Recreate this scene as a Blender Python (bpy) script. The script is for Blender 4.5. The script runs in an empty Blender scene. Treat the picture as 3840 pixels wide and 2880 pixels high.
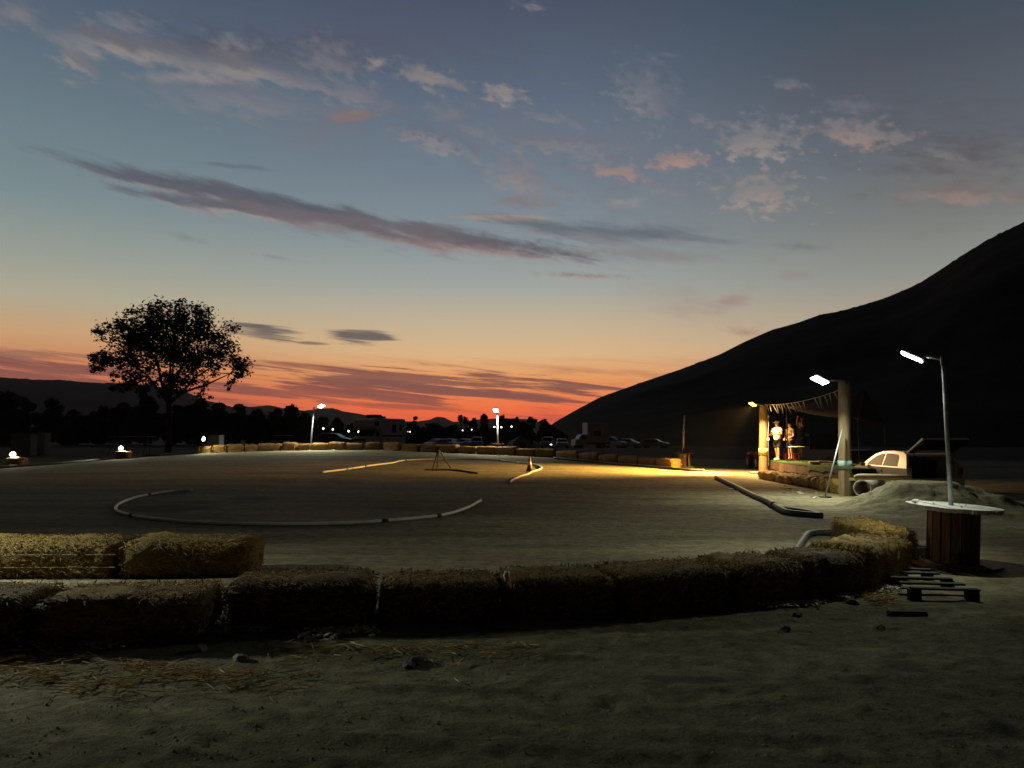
import bpy, bmesh, math, random
from mathutils import Vector, Matrix, noise as mnoise
rad = math.radians
C = bpy.context.scene.collection
SC = bpy.context.scene

# ------------------------------------------------------------------ camera
F = 2886.0
PITCH = math.atan((1635.0 - 1440.0) / F)
CZ = 1.6
CP, SP = math.cos(PITCH), math.sin(PITCH)
camd = bpy.data.cameras.new('camera')
cam = bpy.data.objects.new('camera', camd)
C.objects.link(cam)
camd.sensor_width = 36.0
camd.lens = F / 3840.0 * 36.0
camd.clip_start = 0.05
camd.clip_end = 40000
cam.location = (0, 0, CZ)
cam.rotation_euler = (rad(90) + PITCH, 0, 0)
SC.camera = cam


def ray(u, v):
    cx, cy = (u - 1920.0) / F, (1440.0 - v) / F
    return Vector((cx, CP - SP * cy, SP + CP * cy))


def PD(u, v, d):
    r = ray(u, v)
    return Vector((0, 0, CZ)) + r * (d / r.y)


def azel(u, v):
    r = ray(u, v).normalized()
    return math.degrees(math.atan2(r.x, r.y)), math.degrees(math.asin(r.z))


# ------------------------------------------------------------------ ground height
MF = [(-60, .1), (-40, .15), (-25, .22), (-20, .62), (-18, .81), (-14, .94), (-8, 1.0), (-1, .79), (2.1, .72),
      (4.9, .54), (6.8, .46), (10, .25), (14, .1), (20, 0), (60, 0)]


def lerp_tab(t, x):
    if x <= t[0][0]:
        return t[0][1]
    for (a, b), (c, d) in zip(t, t[1:]):
        if x <= c:
            k = (x - a) / (c - a)
            return b + (d - b) * k
    return t[-1][1]


def sstep(a, b, x):
    k = min(1, max(0, (x - a) / (b - a)))
    return k * k * (3 - 2 * k)


def ground_z(x, y):
    if y < 12:
        b = 0.0
    elif y < 47:
        b = .8 * ((y - 12) / 35.0) ** 1.1
    else:
        b = .8 - 1.07 * sstep(50, 110, y)
    z = b * lerp_tab(MF, x) if b > 0 else b
    if y > 50:
        k = sstep(50, 75, y)
        z = z * (1 - k) + b * k
    z -= .3 * math.exp(-((x - 13.2) ** 2 + (y - 27) ** 2) / 14.0)
    return z


def GP(u, v, lift=0.0):
    r = ray(u, v)
    o = Vector((0, 0, CZ))
    t, last = 1.0, 1.0
    while t < 400:
        p = o + r * t
        if p.z - lift <= ground_z(p.x, p.y):
            a, b = last, t
            for _ in range(24):
                m = (a + b) / 2
                q = o + r * m
                if q.z - lift <= ground_z(q.x, q.y):
                    b = m
                else:
                    a = m
            p = o + r * b
            return Vector((p.x, p.y, ground_z(p.x, p.y)))
        last = t
        t += .15
    p = o + r * (180 / r.y)
    return Vector((p.x, p.y, ground_z(p.x, p.y)))


# ------------------------------------------------------------------ materials
def srgb(r, g, b):
    f = lambda c: (c / 12.92 if c <= .04045 else ((c + .055) / 1.055) ** 2.4)
    return (f(r / 255.), f(g / 255.), f(b / 255.), 1)


def mat(name, col, rough=.8, metal=0.0, var=.25, scale=8.0, bump=0.0, bscale=40.0, col2=None, stretch=None, island=0.0, spec=.3,
        detail=6.0, back=False):
    m = bpy.data.materials.new(name)
    m.use_nodes = True
    n, l = m.node_tree.nodes, m.node_tree.links
    b = n['Principled BSDF']
    b.inputs['Roughness'].default_value = rough
    b.inputs['Metallic'].default_value = metal
    b.inputs['Specular IOR Level'].default_value = spec
    c = (*col[:3], 1)
    tc = n.new('ShaderNodeTexCoord')
    mp = n.new('ShaderNodeMapping')
    l.new(tc.outputs['Object'], mp.inputs['Vector'])
    if stretch:
        mp.inputs['Scale'].default_value = stretch
    nz = n.new('ShaderNodeTexNoise')
    nz.inputs['Scale'].default_value = scale
    nz.inputs['Detail'].default_value = detail
    nz.inputs['Roughness'].default_value = .62
    l.new(mp.outputs[0], nz.inputs['Vector'])
    rp = n.new('ShaderNodeValToRGB')
    c2 = (*col2[:3], 1) if col2 else tuple(x * (1 - var) for x in c[:3]) + (1,)
    c3 = c if col2 else tuple(min(1, x * (1 + var)) for x in c[:3]) + (1,)
    rp.color_ramp.elements[0].position = .33
    rp.color_ramp.elements[1].position = .67
    rp.color_ramp.elements[0].color = c2
    rp.color_ramp.elements[1].color = c3
    l.new(nz.outputs['Fac'], rp.inputs['Fac'])
    out = rp.outputs['Color']
    if island:
        g = n.new('ShaderNodeNewGeometry')
        mx = n.new('ShaderNodeMixRGB')
        mx.blend_type = 'MULTIPLY'
        mx.inputs['Fac'].default_value = 1
        mr = n.new('ShaderNodeMapRange')
        mr.inputs['To Min'].default_value = 1 - island
        mr.inputs['To Max'].default_value = 1 + island
        l.new(g.outputs['Random Per Island'], mr.inputs['Value'])
        l.new(out, mx.inputs['Color1'])
        l.new(mr.outputs[0], mx.inputs['Color2'])
        out = mx.outputs['Color']
    l.new(out, b.inputs['Base Color'])
    if bump:
        n2 = n.new('ShaderNodeTexNoise')
        n2.inputs['Scale'].default_value = bscale
        n2.inputs['Detail'].default_value = 8
        l.new(mp.outputs[0], n2.inputs['Vector'])
        bp = n.new('ShaderNodeBump')
        bp.inputs['Strength'].default_value = bump
        bp.inputs['Distance'].default_value = .05
        l.new(n2.outputs['Fac'], bp.inputs['Height'])
        l.new(bp.outputs[0], b.inputs['Normal'])
    return m


def emit(name, col, strength):
    m = bpy.data.materials.new(name)
    m.use_nodes = True
    b = m.node_tree.nodes['Principled BSDF']
    b.inputs['Base Color'].default_value = (*col[:3], 1)
    b.inputs['Emission Color'].default_value = (*col[:3], 1)
    b.inputs['Emission Strength'].default_value = strength
    return m


def glass(name, col, rough=.08):
    m = bpy.data.materials.new(name)
    m.use_nodes = True
    b = m.node_tree.nodes['Principled BSDF']
    b.inputs['Base Color'].default_value = (*col[:3], 1)
    b.inputs['Roughness'].default_value = rough
    b.inputs['Specular IOR Level'].default_value = .6
    return m


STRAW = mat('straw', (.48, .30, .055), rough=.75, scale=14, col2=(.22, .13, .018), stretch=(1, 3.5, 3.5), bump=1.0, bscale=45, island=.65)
STRAW_LIT = mat('lamplit_straw', (.64, .42, .10), rough=.75, scale=10, col2=(.36, .22, .045), stretch=(1, 3, 3), bump=1.0, bscale=30, island=.5)  # straw colour lightened so the driver stand bales look lamp-lit
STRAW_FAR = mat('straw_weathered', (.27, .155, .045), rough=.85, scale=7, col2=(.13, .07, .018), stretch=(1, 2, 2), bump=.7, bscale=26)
TWINE = mat('twine', (.34, .26, .14), rough=.8)
WOOD_POLE = mat('weathered_pole_wood', (.36, .27, .15), scale=6, col2=(.2, .14, .075), stretch=(4, 4, .35), bump=.5, bscale=18)
WOOD_REEL = mat('reel_wood', (.15, .07, .03), scale=6, col2=(.06, .028, .012), stretch=(5, 5, .5), bump=.5, bscale=14, island=.3)
WOOD_TOP = mat('reel_top_wood', (.55, .54, .50), scale=5, col2=(.36, .35, .32), stretch=(6, .7, 1), bump=.5, bscale=20)
WOOD_PLANK = mat('pale_plank', (.55, .45, .30), scale=6, col2=(.4, .3, .18), stretch=(.5, 6, 6), bump=.3)
WOOD_DARK = mat('dark_pallet_wood', (.055, .047, .04), scale=7, col2=(.026, .023, .02), stretch=(.6, 6, 6), bump=.5, island=.25)
GALV = mat('galvanised_steel', (.36, .39, .41), rough=.5, metal=.6, scale=20, var=.18, spec=.5)
STEEL_DK = mat('dark_steel', (.08, .08, .08), rough=.5, metal=.4)
BLACKPLASTIC = mat('black_drain_pipe', (.022, .023, .026), rough=.62, scale=12, var=.4, bump=.2, spec=.3)
PVC = mat('white_pvc_pipe', (.82, .80, .74), rough=.5, scale=4, col2=(.6, .57, .5), var=.2)
TURF = mat('green_turf', (.055, .13, .03), rough=.95, scale=40, col2=(.025, .06, .014), bump=.8, bscale=160)
FASCIA = mat('deck_fascia_wood', (.11, .06, .03), scale=5, col2=(.05, .027, .014), stretch=(5, 5, .6), bump=.5, island=.35)
CONCRETE = mat('concrete', (.42, .41, .36), scale=9, col2=(.28, .27, .24), bump=.4)
PAINT_TEAL = mat('teal_paint_band', (.35, .52, .46), rough=.7, scale=14, col2=(.22, .36, .31))
PAINT_YEL = mat('yellow_paint_band', (.60, .50, .16), rough=.7, scale=9, col2=(.34, .32, .10))
CLOTH_WHITE = mat('white_cotton', (.72, .68, .60), rough=.9, scale=16, var=.1, bump=.3, bscale=30)
PENNANT = mat('faded_pennant_cloth', (.13, .125, .12), rough=.95, scale=5, var=.3)
CLOTH_DARK = mat('dark_cotton', (.022, .022, .026), rough=.95, scale=20, var=.4)
CLOTH_PATTERN = mat('patterned_shirt', (.26, .20, .13), rough=.9, scale=9, col2=(.03, .026, .022), detail=2)
SKIN = mat('skin', (.42, .22, .13), rough=.55, scale=30, var=.12)
HAIR = mat('dark_hair', (.02, .014, .01), rough=.6)
RED = mat('red_plastic', (.62, .035, .02), rough=.45, scale=6, var=.12)
RED_DULL = mat('dull_red_paint', (.30, .03, .02), rough=.5)
RUBBER = mat('tyre_rubber', (.05, .045, .04), rough=.9, scale=30, bump=.3)
RIM = mat('dusty_rim', (.32, .28, .2), rough=.6, metal=.3)
CAR_WHITE = mat('white_car_paint', (.62, .60, .57), rough=.3, var=.04, spec=.5)
CAR_SILVER = mat('silver_car_paint', (.42, .43, .45), rough=.35, metal=.4, var=.05, spec=.5)
CAR_DARK = mat('dark_car_paint', (.06, .065, .075), rough=.3, metal=.2, var=.1, spec=.5)
CAR_GLASS = glass('dark_car_glass', (.012, .014, .016))
CAR_GLASS2 = mat('dusty_car_glass', (.03, .033, .036), rough=.5, var=.2, spec=.08)
INTERIOR = mat('dark_car_interior', (.014, .013, .014), rough=.9)
LENS_RED = mat('tail_light_lens', (.4, .02, .02), rough=.2, var=.1)
LENS_CLEAR = mat('clear_lamp_lens', (.7, .7, .68), rough=.15, var=.05)
BARK = mat('tree_bark', (.11, .085, .06), rough=.95, scale=5, stretch=(4, 4, .6), bump=.8, bscale=12)
LEAF = mat('dark_leaf', (.05, .07, .022), rough=.7, scale=.6, col2=(.028, .045, .014), island=.45)
LEAF_FAR = mat('bush_leaf', (.05, .06, .028), rough=.8, scale=.3, col2=(.03, .04, .018), island=.4)
CANVAS = mat('brown_canvas', (.034, .016, .01), rough=.95, scale=3, var=.2, bump=.3, bscale=9)
RV_WHITE = mat('motorhome_panel', (.80, .78, .75), rough=.45, scale=2, var=.07)
STRIPE = mat('motorhome_stripe', (.16, .09, .07), rough=.5)
TENT = mat('grey_tent_canvas', (.32, .32, .30), rough=.9)
ROCK = mat('grey_rock', (.26, .24, .20), scale=9, var=.3, bump=.6)
ROCK_DK = mat('dark_rock', (.11, .10, .085), scale=9, var=.3, bump=.6)
CHIPS = mat('pale_wood_chips', (.58, .52, .38), scale=20, var=.3, island=.4)
LITTER = mat('loose_straw', (.52, .39, .17), scale=20, var=.3, island=.45)
ORANGE = mat('orange_cone_plastic', (.20, .055, .02), rough=.5, var=.1)
WHITE_BAND = mat('white_reflective_collar', (.75, .73, .68), rough=.4, var=.06)
WALL_DK = mat('house_wall', (.20, .18, .16), scale=3, var=.2)
ROOF_DK = mat('house_roof', (.07, .06, .055), scale=6, var=.2)
PALE_BOX = mat('pale_crate_plastic', (.30, .30, .30), rough=.6, var=.15)
GREYPLASTIC = mat('grey_crate_plastic', (.45, .47, .48), rough=.45, var=.1)
LED = emit('led_diffuser', (1, 1, .92), 28)
LED_WARM = emit('warm_led_diffuser', (1, .93, .8), 24)
LED_AMBER = emit('amber_diffuser', (1, .50, .06), 14)
FLOOD = emit('flood_lens', (1, 1, .72), 26)
YARD = emit('yard_light_globe', (1, .97, .8), 7)
YARD_RED = emit('red_marker_globe', (1, .25, .2), 3)


# ------------------------------------------------------------------ mesh builder
class MB:
    def __init__(s):
        s.v, s.f = [], []

    def add(s, vs, fs):
        o = len(s.v)
        s.v += [tuple(p) for p in vs]
        s.f += [tuple(i + o for i in f) for f in fs]
        return s

    def box(s, c, d, rot=None, taper=1.0, tz=None):
        x, y, z = d[0] / 2, d[1] / 2, d[2] / 2
        vs = []
        for k, zz in ((1, -z), (taper, z)):
            for sx, sy in ((-1, -1), (1, -1), (1, 1), (-1, 1)):
                vs.append(Vector((sx * x * k, sy * y * k, zz)))
        if rot is not None:
            vs = [rot @ p for p in vs]
        vs = [p + Vector(c) for p in vs]
        return s.add(vs, [(3, 2, 1, 0), (4, 5, 6, 7), (0, 1, 5, 4), (1, 2, 6, 5), (2, 3, 7, 6), (3, 0, 4, 7)])

    def rbox(s, c, d, r, rot=None):
        """box with chamfered edges"""
        bm = bmesh.new()
        bmesh.ops.create_cube(bm, size=1)
        for v in bm.verts:
            v.co = Vector((v.co.x * d[0], v.co.y * d[1], v.co.z * d[2]))
        bmesh.ops.bevel(bm, geom=bm.edges[:], offset=r, segments=2, affect='EDGES')
        bm.verts.index_update()
        vs = [v.co.copy() for v in bm.verts]
        if rot is not None:
            vs = [rot @ p for p in vs]
        vs = [p + Vector(c) for p in vs]
        fs = [tuple(v.index for v in f.verts) for f in bm.faces]
        bm.free()
        return s.add(vs, fs)

    def tube(s, pts, r, n=8, cap=True):
        pts = [Vector(p) for p in pts]
        rs = r if isinstance(r, (list, tuple)) else [r] * len(pts)
        vs, fs = [], []
        up = None
        for i, p in enumerate(pts):
            a = pts[max(0, i - 1)]
            b = pts[min(len(pts) - 1, i + 1)]
            t = (b - a).normalized()
            if up is None:
                up = Vector((0, 0, 1)) if abs(t.z) < .9 else Vector((1, 0, 0))
            x = t.cross(up)
            if x.length < 1e-5:
                x = t.cross(Vector((1, 0, 0)))
            x.normalize()
            y = x.cross(t).normalized()
            up = y
            for k in range(n):
                an = 2 * math.pi * k / n
                vs.append(p + (x * math.cos(an) + y * math.sin(an)) * rs[i])
        for i in range(len(pts) - 1):
            for k in range(n):
                a, b = i * n + k, i * n + (k + 1) % n
                fs.append((a, b, b + n, a + n))
        if cap:
            fs.append(tuple(reversed(range(n))))
            fs.append(tuple(range((len(pts) - 1) * n, len(pts) * n)))
        return s.add(vs, fs)

    def lathe(s, prof, n=24, c=(0, 0, 0), rot=None, closed=False):
        vs, fs = [], []
        for (r, z) in prof:
            for k in range(n):
                a = 2 * math.pi * k / n
                p = Vector((r * math.cos(a), r * math.sin(a), z))
                vs.append((rot @ p if rot is not None else p) + Vector(c))
        m = len(prof)
        for i in range(m - 1 + (1 if closed else 0)):
            j = (i + 1) % m
            for k in range(n):
                fs.append((i * n + k, i * n + (k + 1) % n, j * n + (k + 1) % n, j * n + k))
        if not closed:
            if prof[0][0] > 1e-4:
                fs.append(tuple(reversed(range(n))))
            if prof[-1][0] > 1e-4:
                fs.append(tuple(range((m - 1) * n, m * n)))
        return s.add(vs, fs)

    def prism(s, prof, y0, y1, w=None):
        """polygon prof in (x,z), extruded along y"""
        n = len(prof)
        vs = [Vector((x, y0, z)) for x, z in prof] + [Vector((x, y1, z)) for x, z in prof]
        fs = [tuple(range(n)), tuple(reversed(range(n, 2 * n)))]
        for i in range(n):
            j = (i + 1) % n
            fs.append((i, i + n, j + n, j))
        return s.add(vs, fs)

    def blob(s, c, r, seed=0, amp=.25, sub=2, freq=1.5):
        bm = bmesh.new()
        bmesh.ops.create_icosphere(bm, subdivisions=sub, radius=1)
        bm.verts.index_update()
        vs = []
        for v in bm.verts:
            k = 1 + amp * mnoise.noise(v.co * freq + Vector((seed * 3.1, seed * 1.7, 0)))
            vs.append(Vector((v.co.x * r[0] * k, v.co.y * r[1] * k, v.co.z * r[2] * k)) + Vector(c))
        fs = [tuple(v.index for v in f.verts) for f in bm.faces]
        bm.free()
        return s.add(vs, fs)

    def build(s, name, m, parent=None, smooth=False, loc=None):
        me = bpy.data.meshes.new(name)
        me.from_pydata([tuple(p) for p in s.v], [], s.f)
        me.materials.append(m)
        me.validate()
        me.update()
        if smooth:
            me.polygons.foreach_set('use_smooth', [True] * len(me.polygons))
        o = bpy.data.objects.new(name, me)
        C.objects.link(o)
        if parent is not None:
            o.parent = parent
        if loc is not None:
            o.location = loc
        return o


def tag(o, label=None, cat=None, group=None, kind=None):
    for k, v in (('label', label), ('category', cat), ('group', group), ('kind', kind)):
        if v:
            o[k] = v
    return o


def thing(name, label, cat, loc=(0, 0, 0), rz=0.0, group=None):
    o = bpy.data.objects.new(name, None)
    C.objects.link(o)
    o.location = loc
    o.rotation_euler = (0, 0, rz)
    o.empty_display_size = .2
    return tag(o, label, cat, group)


def copy_tree(o, parent=None):
    c = o.copy()
    C.objects.link(c)
    c.parent = parent
    for ch in list(o.children):
        copy_tree(ch, c)
    return c


def rock_mesh(seed, r):
    return MB().blob((0, 0, r[2] * .55), r, seed, .5, 2, 1.3)


# ------------------------------------------------------------------ world: dusk sky
def make_world():
    w = bpy.data.worlds.new('World')
    SC.world = w
    w.use_nodes = True
    nt = w.node_tree
    n, l = nt.nodes, nt.links
    n.clear()

    def val(x):
        return x

    def M(op, a, b=None, c=None, clamp=False):
        q = n.new('ShaderNodeMath')
        q.operation = op
        q.use_clamp = clamp
        for i, x in enumerate((a, b, c)):
            if x is None:
                continue
            if isinstance(x, (int, float)):
                q.inputs[i].default_value = x
            else:
                l.new(x, q.inputs[i])
        return q.outputs[0]

    def SS(x, a, b):
        q = n.new('ShaderNodeMapRange')
        q.interpolation_type = 'SMOOTHSTEP'
        q.inputs['From Min'].default_value = a
        q.inputs['From Max'].default_value = b
        l.new(x, q.inputs['Value'])
        return q.outputs[0]

    def MIX(fac, a, b, mode='MIX'):
        q = n.new('ShaderNodeMixRGB')
        q.blend_type = mode
        for i, x in (('Fac', fac), ('Color1', a), ('Color2', b)):
            if isinstance(x, (int, float)):
                q.inputs[i].default_value = x
            elif isinstance(x, tuple):
                q.inputs[i].default_value = x
            else:
                l.new(x, q.inputs[i])
        return q.outputs[0]

    tc = n.new('ShaderNodeTexCoord')
    sp = n.new('ShaderNodeSeparateXYZ')
    l.new(tc.outputs['Generated'], sp.inputs[0])
    X, Y, Z = sp.outputs
    az = M('DEGREES', M('ARCTAN2', X, Y))
    el = M('DEGREES', M('ARCSINE', Z))

    def ramp(x, stops):
        q = n.new('ShaderNodeValToRGB')
        r = q.color_ramp
        r.interpolation = 'EASE' if False else 'LINEAR'
        while len(r.elements) < len(stops):
            r.elements.new(.5)
        for e, (p, c) in zip(r.elements, stops):
            e.position = p
            e.color = c
        l.new(x, q.inputs[0])
        return q.outputs[0]

    def E(v):
        return azel(1920, v)[1] / 40.0
    eln = M('DIVIDE', el, 40.0, clamp=True)
    mid = ramp(eln, [(0, srgb(252, 88, 52)), (E(1570), srgb(246, 98, 60)), (E(1500), srgb(240, 124, 74)), (E(1420), srgb(232, 156, 96)),
                     (E(1330), srgb(220, 180, 134)), (E(1220), srgb(197, 178, 148)), (E(1080), srgb(162, 166, 160)),
                     (E(900), srgb(134, 145, 150)), (E(650), srgb(112, 126, 139)), (E(350), srgb(92, 105, 122)), (E(0), srgb(74, 84, 102)),
                     (1, srgb(48, 58, 74))])
    left = ramp(eln, [(0, srgb(196, 82, 62)), (E(1500), srgb(190, 96, 74)), (E(1400), srgb(204, 128, 86)), (E(1300), srgb(200, 160, 118)),
                      (E(1180), srgb(174, 168, 146)), (E(1050), srgb(152, 157, 147)), (E(850), srgb(122, 139, 143)),
                      (E(600), srgb(106, 124, 133)), (E(300), srgb(88, 102, 119)), (E(0), srgb(72, 84, 103)), (1, srgb(48, 58, 74))])
    right = ramp(eln, [(0, srgb(200, 110, 80)), (E(1450), srgb(204, 148, 108)), (E(1300), srgb(186, 166, 142)), (E(1100), srgb(144, 146, 139)),
                       (E(900), srgb(120, 123, 121)), (E(650), srgb(96, 102, 110)), (E(350), srgb(76, 84, 95)), (E(100), srgb(60, 75, 88)),
                       (E(0), srgb(56, 71, 84)), (1, srgb(44, 54, 66))])
    col = MIX(SS(az, 2, 30), MIX(SS(az, -2, -34), mid, left), right)

    # shared cloud noises in (azimuth, elevation) degrees
    def NZ(ca, sa, sx, sy, detail=7, rough=.6, off=0.0, dist=0.0):
        a = M('ADD', M('MULTIPLY', az, ca), M('MULTIPLY', el, sa))
        b = M('SUBTRACT', M('MULTIPLY', el, ca), M('MULTIPLY', az, sa))
        cv = n.new('ShaderNodeCombineXYZ')
        l.new(M('MULTIPLY_ADD', a, sx, off), cv.inputs[0])
        l.new(M('MULTIPLY_ADD', b, sy, off * .7), cv.inputs[1])
        q = n.new('ShaderNodeTexNoise')
        q.noise_dimensions = '2D'
        q.inputs['Scale'].default_value = 1
        q.inputs['Detail'].default_value = detail
        q.inputs['Roughness'].default_value = rough
        q.inputs['Distortion'].default_value = dist
        l.new(cv.outputs[0], q.inputs['Vector'])
        return q.outputs['Fac']
    N = {'p': NZ(.975, -.22, .34, 1.1, 8, .62, 3.3, .12), 'q': NZ(.97, -.24, .95, 1.9, 6, .57, 11.7, .1),
         's': NZ(.978, -.21, .16, 1.0, 7, .62, 7.1, .2), 'h': NZ(.996, -.085, .11, 2.1, 7, .6, 1.9, .2)}

    N['z'] = M('SUBTRACT', N['q'], .16)
    N['y'] = M('SUBTRACT', N['p'], .16)
    g = bpy.data.node_groups.new('cloud_stroke', 'ShaderNodeTree')
    for nm in ('az', 'el', 'noise', 'cx', 'cy', 'ca', 'sa', 'iL', 'iW', 'amp', 'soft', 'bend'):
        g.interface.new_socket(nm, in_out='INPUT', socket_type='NodeSocketFloat')
    for nm in ('alpha', 't'):
        g.interface.new_socket(nm, in_out='OUTPUT', socket_type='NodeSocketFloat')
    gi, go = g.nodes.new('NodeGroupInput'), g.nodes.new('NodeGroupOutput')

    def GM(op, a, b=None, clamp=False):
        q = g.nodes.new('ShaderNodeMath')
        q.operation = op
        q.use_clamp = clamp
        for i, x in enumerate((a, b)):
            if x is None:
                continue
            if isinstance(x, (int, float)):
                q.inputs[i].default_value = x
            else:
                g.links.new(x, q.inputs[i])
        return q.outputs[0]
    I = gi.outputs
    dx, dy = GM('SUBTRACT', I['az'], I['cx']), GM('SUBTRACT', I['el'], I['cy'])
    s_ = GM('MULTIPLY', GM('ADD', GM('MULTIPLY', dx, I['ca']), GM('MULTIPLY', dy, I['sa'])), I['iL'])
    t_ = GM('MULTIPLY', GM('SUBTRACT', GM('MULTIPLY', dy, I['ca']), GM('MULTIPLY', dx, I['sa'])), I['iW'])
    t_ = GM('SUBTRACT', t_, GM('MULTIPLY', I['bend'], GM('MULTIPLY', s_, s_)))
    r_ = GM('SQRT', GM('ADD', GM('MULTIPLY', s_, s_), GM('MULTIPLY', t_, t_)))
    f_ = GM('ADD', GM('SUBTRACT', 1.0, r_), GM('MULTIPLY', GM('SUBTRACT', I['noise'], .5), I['amp']))
    f_ = GM('DIVIDE', f_, I['soft'], True)
    f_ = GM('MULTIPLY', GM('MULTIPLY', f_, f_), GM('SUBTRACT', 3.0, GM('MULTIPLY', f_, 2.0)))
    g.links.new(f_, go.inputs['alpha'])
    nt_ = GM('ADD', t_, GM('MULTIPLY', GM('SUBTRACT', I['noise'], .5), 1.6))
    g.links.new(nt_, go.inputs['t'])

    def stroke(u0, v0, u1, v1, wpx, nz, amp, soft, top, low=None, op=1.0, bend=0.0, split=-.15, tin=.35):
        nonlocal col
        if nz in 'pq':
            wpx, amp, soft = wpx * 1.4, amp * .95, soft * 1.9
            cx_, cy_ = (u0 + u1) / 2, (v0 + v1) / 2
            u0, u1, v0, v1 = cx_ + (u0 - cx_) * 1.12, cx_ + (u1 - cx_) * 1.12, cy_ + (v0 - cy_) * 1.12, cy_ + (v1 - cy_) * 1.12
        a0, e0 = azel(u0, v0)
        a1, e1 = azel(u1, v1)
        q = n.new('ShaderNodeGroup')
        q.node_tree = g
        L = math.hypot(a1 - a0, e1 - e0)
        for k, x in (('cx', (a0 + a1) / 2), ('cy', (e0 + e1) / 2), ('ca', (a1 - a0) / L), ('sa', (e1 - e0) / L), ('iL', 2 / L),
                     ('iW', 1 / (wpx * .0195)), ('amp', amp), ('soft', soft), ('bend', bend)):
            q.inputs[k].default_value = x
        l.new(az, q.inputs['az'])
        l.new(el, q.inputs['el'])
        l.new(N[nz], q.inputs['noise'])
        c = srgb(*top)
        if low:
            c = MIX(SS(q.outputs['t'], split - tin, split + tin), srgb(*low), c)
        col = MIX(M('MULTIPLY', q.outputs['alpha'], op), col, c)

    # thin veils
    stroke(1750, 560, 3150, 640, 260, 'p', 2.0, 1.2, (112, 111, 121), None, .7)
    stroke(1400, 420, 2500, 600, 150, 'p', 2.4, 1.0, (112, 110, 122), None, .6)
    stroke(500, 60, 2300, 120, 170, 's', 1.8, 1.3, (84, 86, 104), None, .55)
    stroke(2000, 60, 2700, 60, 120, 'p', 1.6, 1.2, (84, 84, 100), None, .55)
    stroke(2700, 320, 3900, 280, 220, 'p', 2.0, 1.2, (88, 86, 96), None, .7)
    stroke(3200, 610, 4100, 540, 190, 'p', 1.8, 1.0, (86, 79, 82), (122, 100, 94), .9)
    stroke(900, 520, 1560, 440, 120, 'p', 1.6, 1.2, (126, 108, 108), (120, 112, 116), .6)
    stroke(1200, 450, 1430, 420, 24, 's', 1.2, .7, (134, 110, 106), None, .7)
    stroke(1900, 780, 2900, 860, 150, 'p', 1.6, 1.3, (122, 122, 130), None, .5)
    stroke(1450, 500, 3150, 640, 330, 'z', 6, 1.8, (128, 125, 131), None, .6)
    stroke(250, 120, 1500, 330, 190, 'y', 7, 1.2, (136, 131, 133), None, .55)
    stroke(2500, 640, 3300, 760, 160, 'z', 8, 1.0, (150, 138, 133), None, .45)
    # upper left group
    stroke(430, 120, 1200, 215, 85, 'p', 2.2, .7, (80, 82, 96), None, .9)
    stroke(1000, 160, 1420, 210, 70, 'p', 2.0, .7, (84, 86, 100), None, .85)
    stroke(60, 75, 820, 225, 48, 'p', 1.9, .55, (104, 104, 112), (158, 146, 138), .95)
    stroke(560, 190, 1240, 300, 50, 'p', 2.0, .55, (110, 108, 114), (160, 150, 142), .95)
    stroke(1050, 195, 1400, 240, 70, 'q', 2.4, .8, (118, 116, 122), (140, 132, 132), .8)
    stroke(1370, 250, 1460, 222, 20, 'q', 1.6, .5, (142, 134, 132), None, .8)
    stroke(1440, 240, 1770, 330, 34, 'q', 2.2, .55, (132, 126, 128), (148, 138, 134), .85)
    stroke(1800, 340, 1990, 370, 34, 'q', 2.4, .5, (140, 132, 132), (152, 142, 138), .85)
    stroke(440, 285, 1300, 395, 70, 'p', 2.2, .7, (112, 112, 124), (140, 134, 134), .85)
    stroke(460, 275, 880, 300, 22, 'p', 1.8, .5, (140, 134, 134), None, .75)
    stroke(1180, 310, 1480, 380, 52, 'q', 2.2, .7, (118, 116, 126), (146, 138, 136), .8)
    stroke(190, 165, 385, 290, 36, 'q', 2.0, .5, (116, 114, 120), (152, 142, 136), .85)
    stroke(-60, 20, 200, 70, 40, 'p', 2.0, .6, (124, 120, 124), (146, 138, 134), .75)
    stroke(220, 290, 310, 330, 10, 'q', 1.4, .6, (136, 132, 134), None, .6)
    # centre
    stroke(1440, 450, 1830, 580, 44, 'q', 2.2, .6, (104, 106, 120), (156, 144, 138), .85)
    stroke(1570, 400, 1800, 450, 44, 'q', 2.4, .7, (120, 118, 126), None, .75)
    stroke(1780, 500, 2450, 540, 40, 'q', 2.4, .7, (112, 112, 122), (146, 136, 132), .75)
    stroke(2300, 250, 2560, 430, 90, 'q', 2.6, .7, (112, 114, 124), (146, 140, 136), .75)
    stroke(1820, 600, 2080, 720, 70, 'q', 2.6, .6, (130, 124, 128), (160, 138, 126), .75)
    stroke(1820, 740, 2090, 765, 30, 'q', 2.0, .7, (132, 109, 109), None, .75)
    stroke(1660, 812, 2140, 818, 13, 's', 1.6, .6, (170, 146, 132), None, .8)
    stroke(2420, 610, 2660, 590, 32, 'q', 2.2, .5, (150, 128, 124), (178, 143, 127), .9)
    stroke(2200, 620, 2440, 665, 26, 'q', 2.2, .5, (150, 130, 126), (168, 139, 126), .85)
    stroke(2660, 520, 3040, 520, 62, 'q', 2.8, .5, (126, 124, 128), (156, 145, 137), .85)
    stroke(3020, 470, 3460, 525, 44, 'q', 2.6, .5, (128, 120, 122), (158, 139, 129), .85)
    stroke(2690, 720, 3020, 715, 66, 'q', 3.0, .5, (136, 130, 130), (164, 147, 137), .85)
    stroke(2220, 770, 2430, 755, 16, 'q', 2.2, .5, (146, 138, 136), None, .75)
    stroke(3340, 710, 3900, 730, 32, 'q', 2.0, .6, (122, 110, 108), (160, 134, 122), .85)
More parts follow.
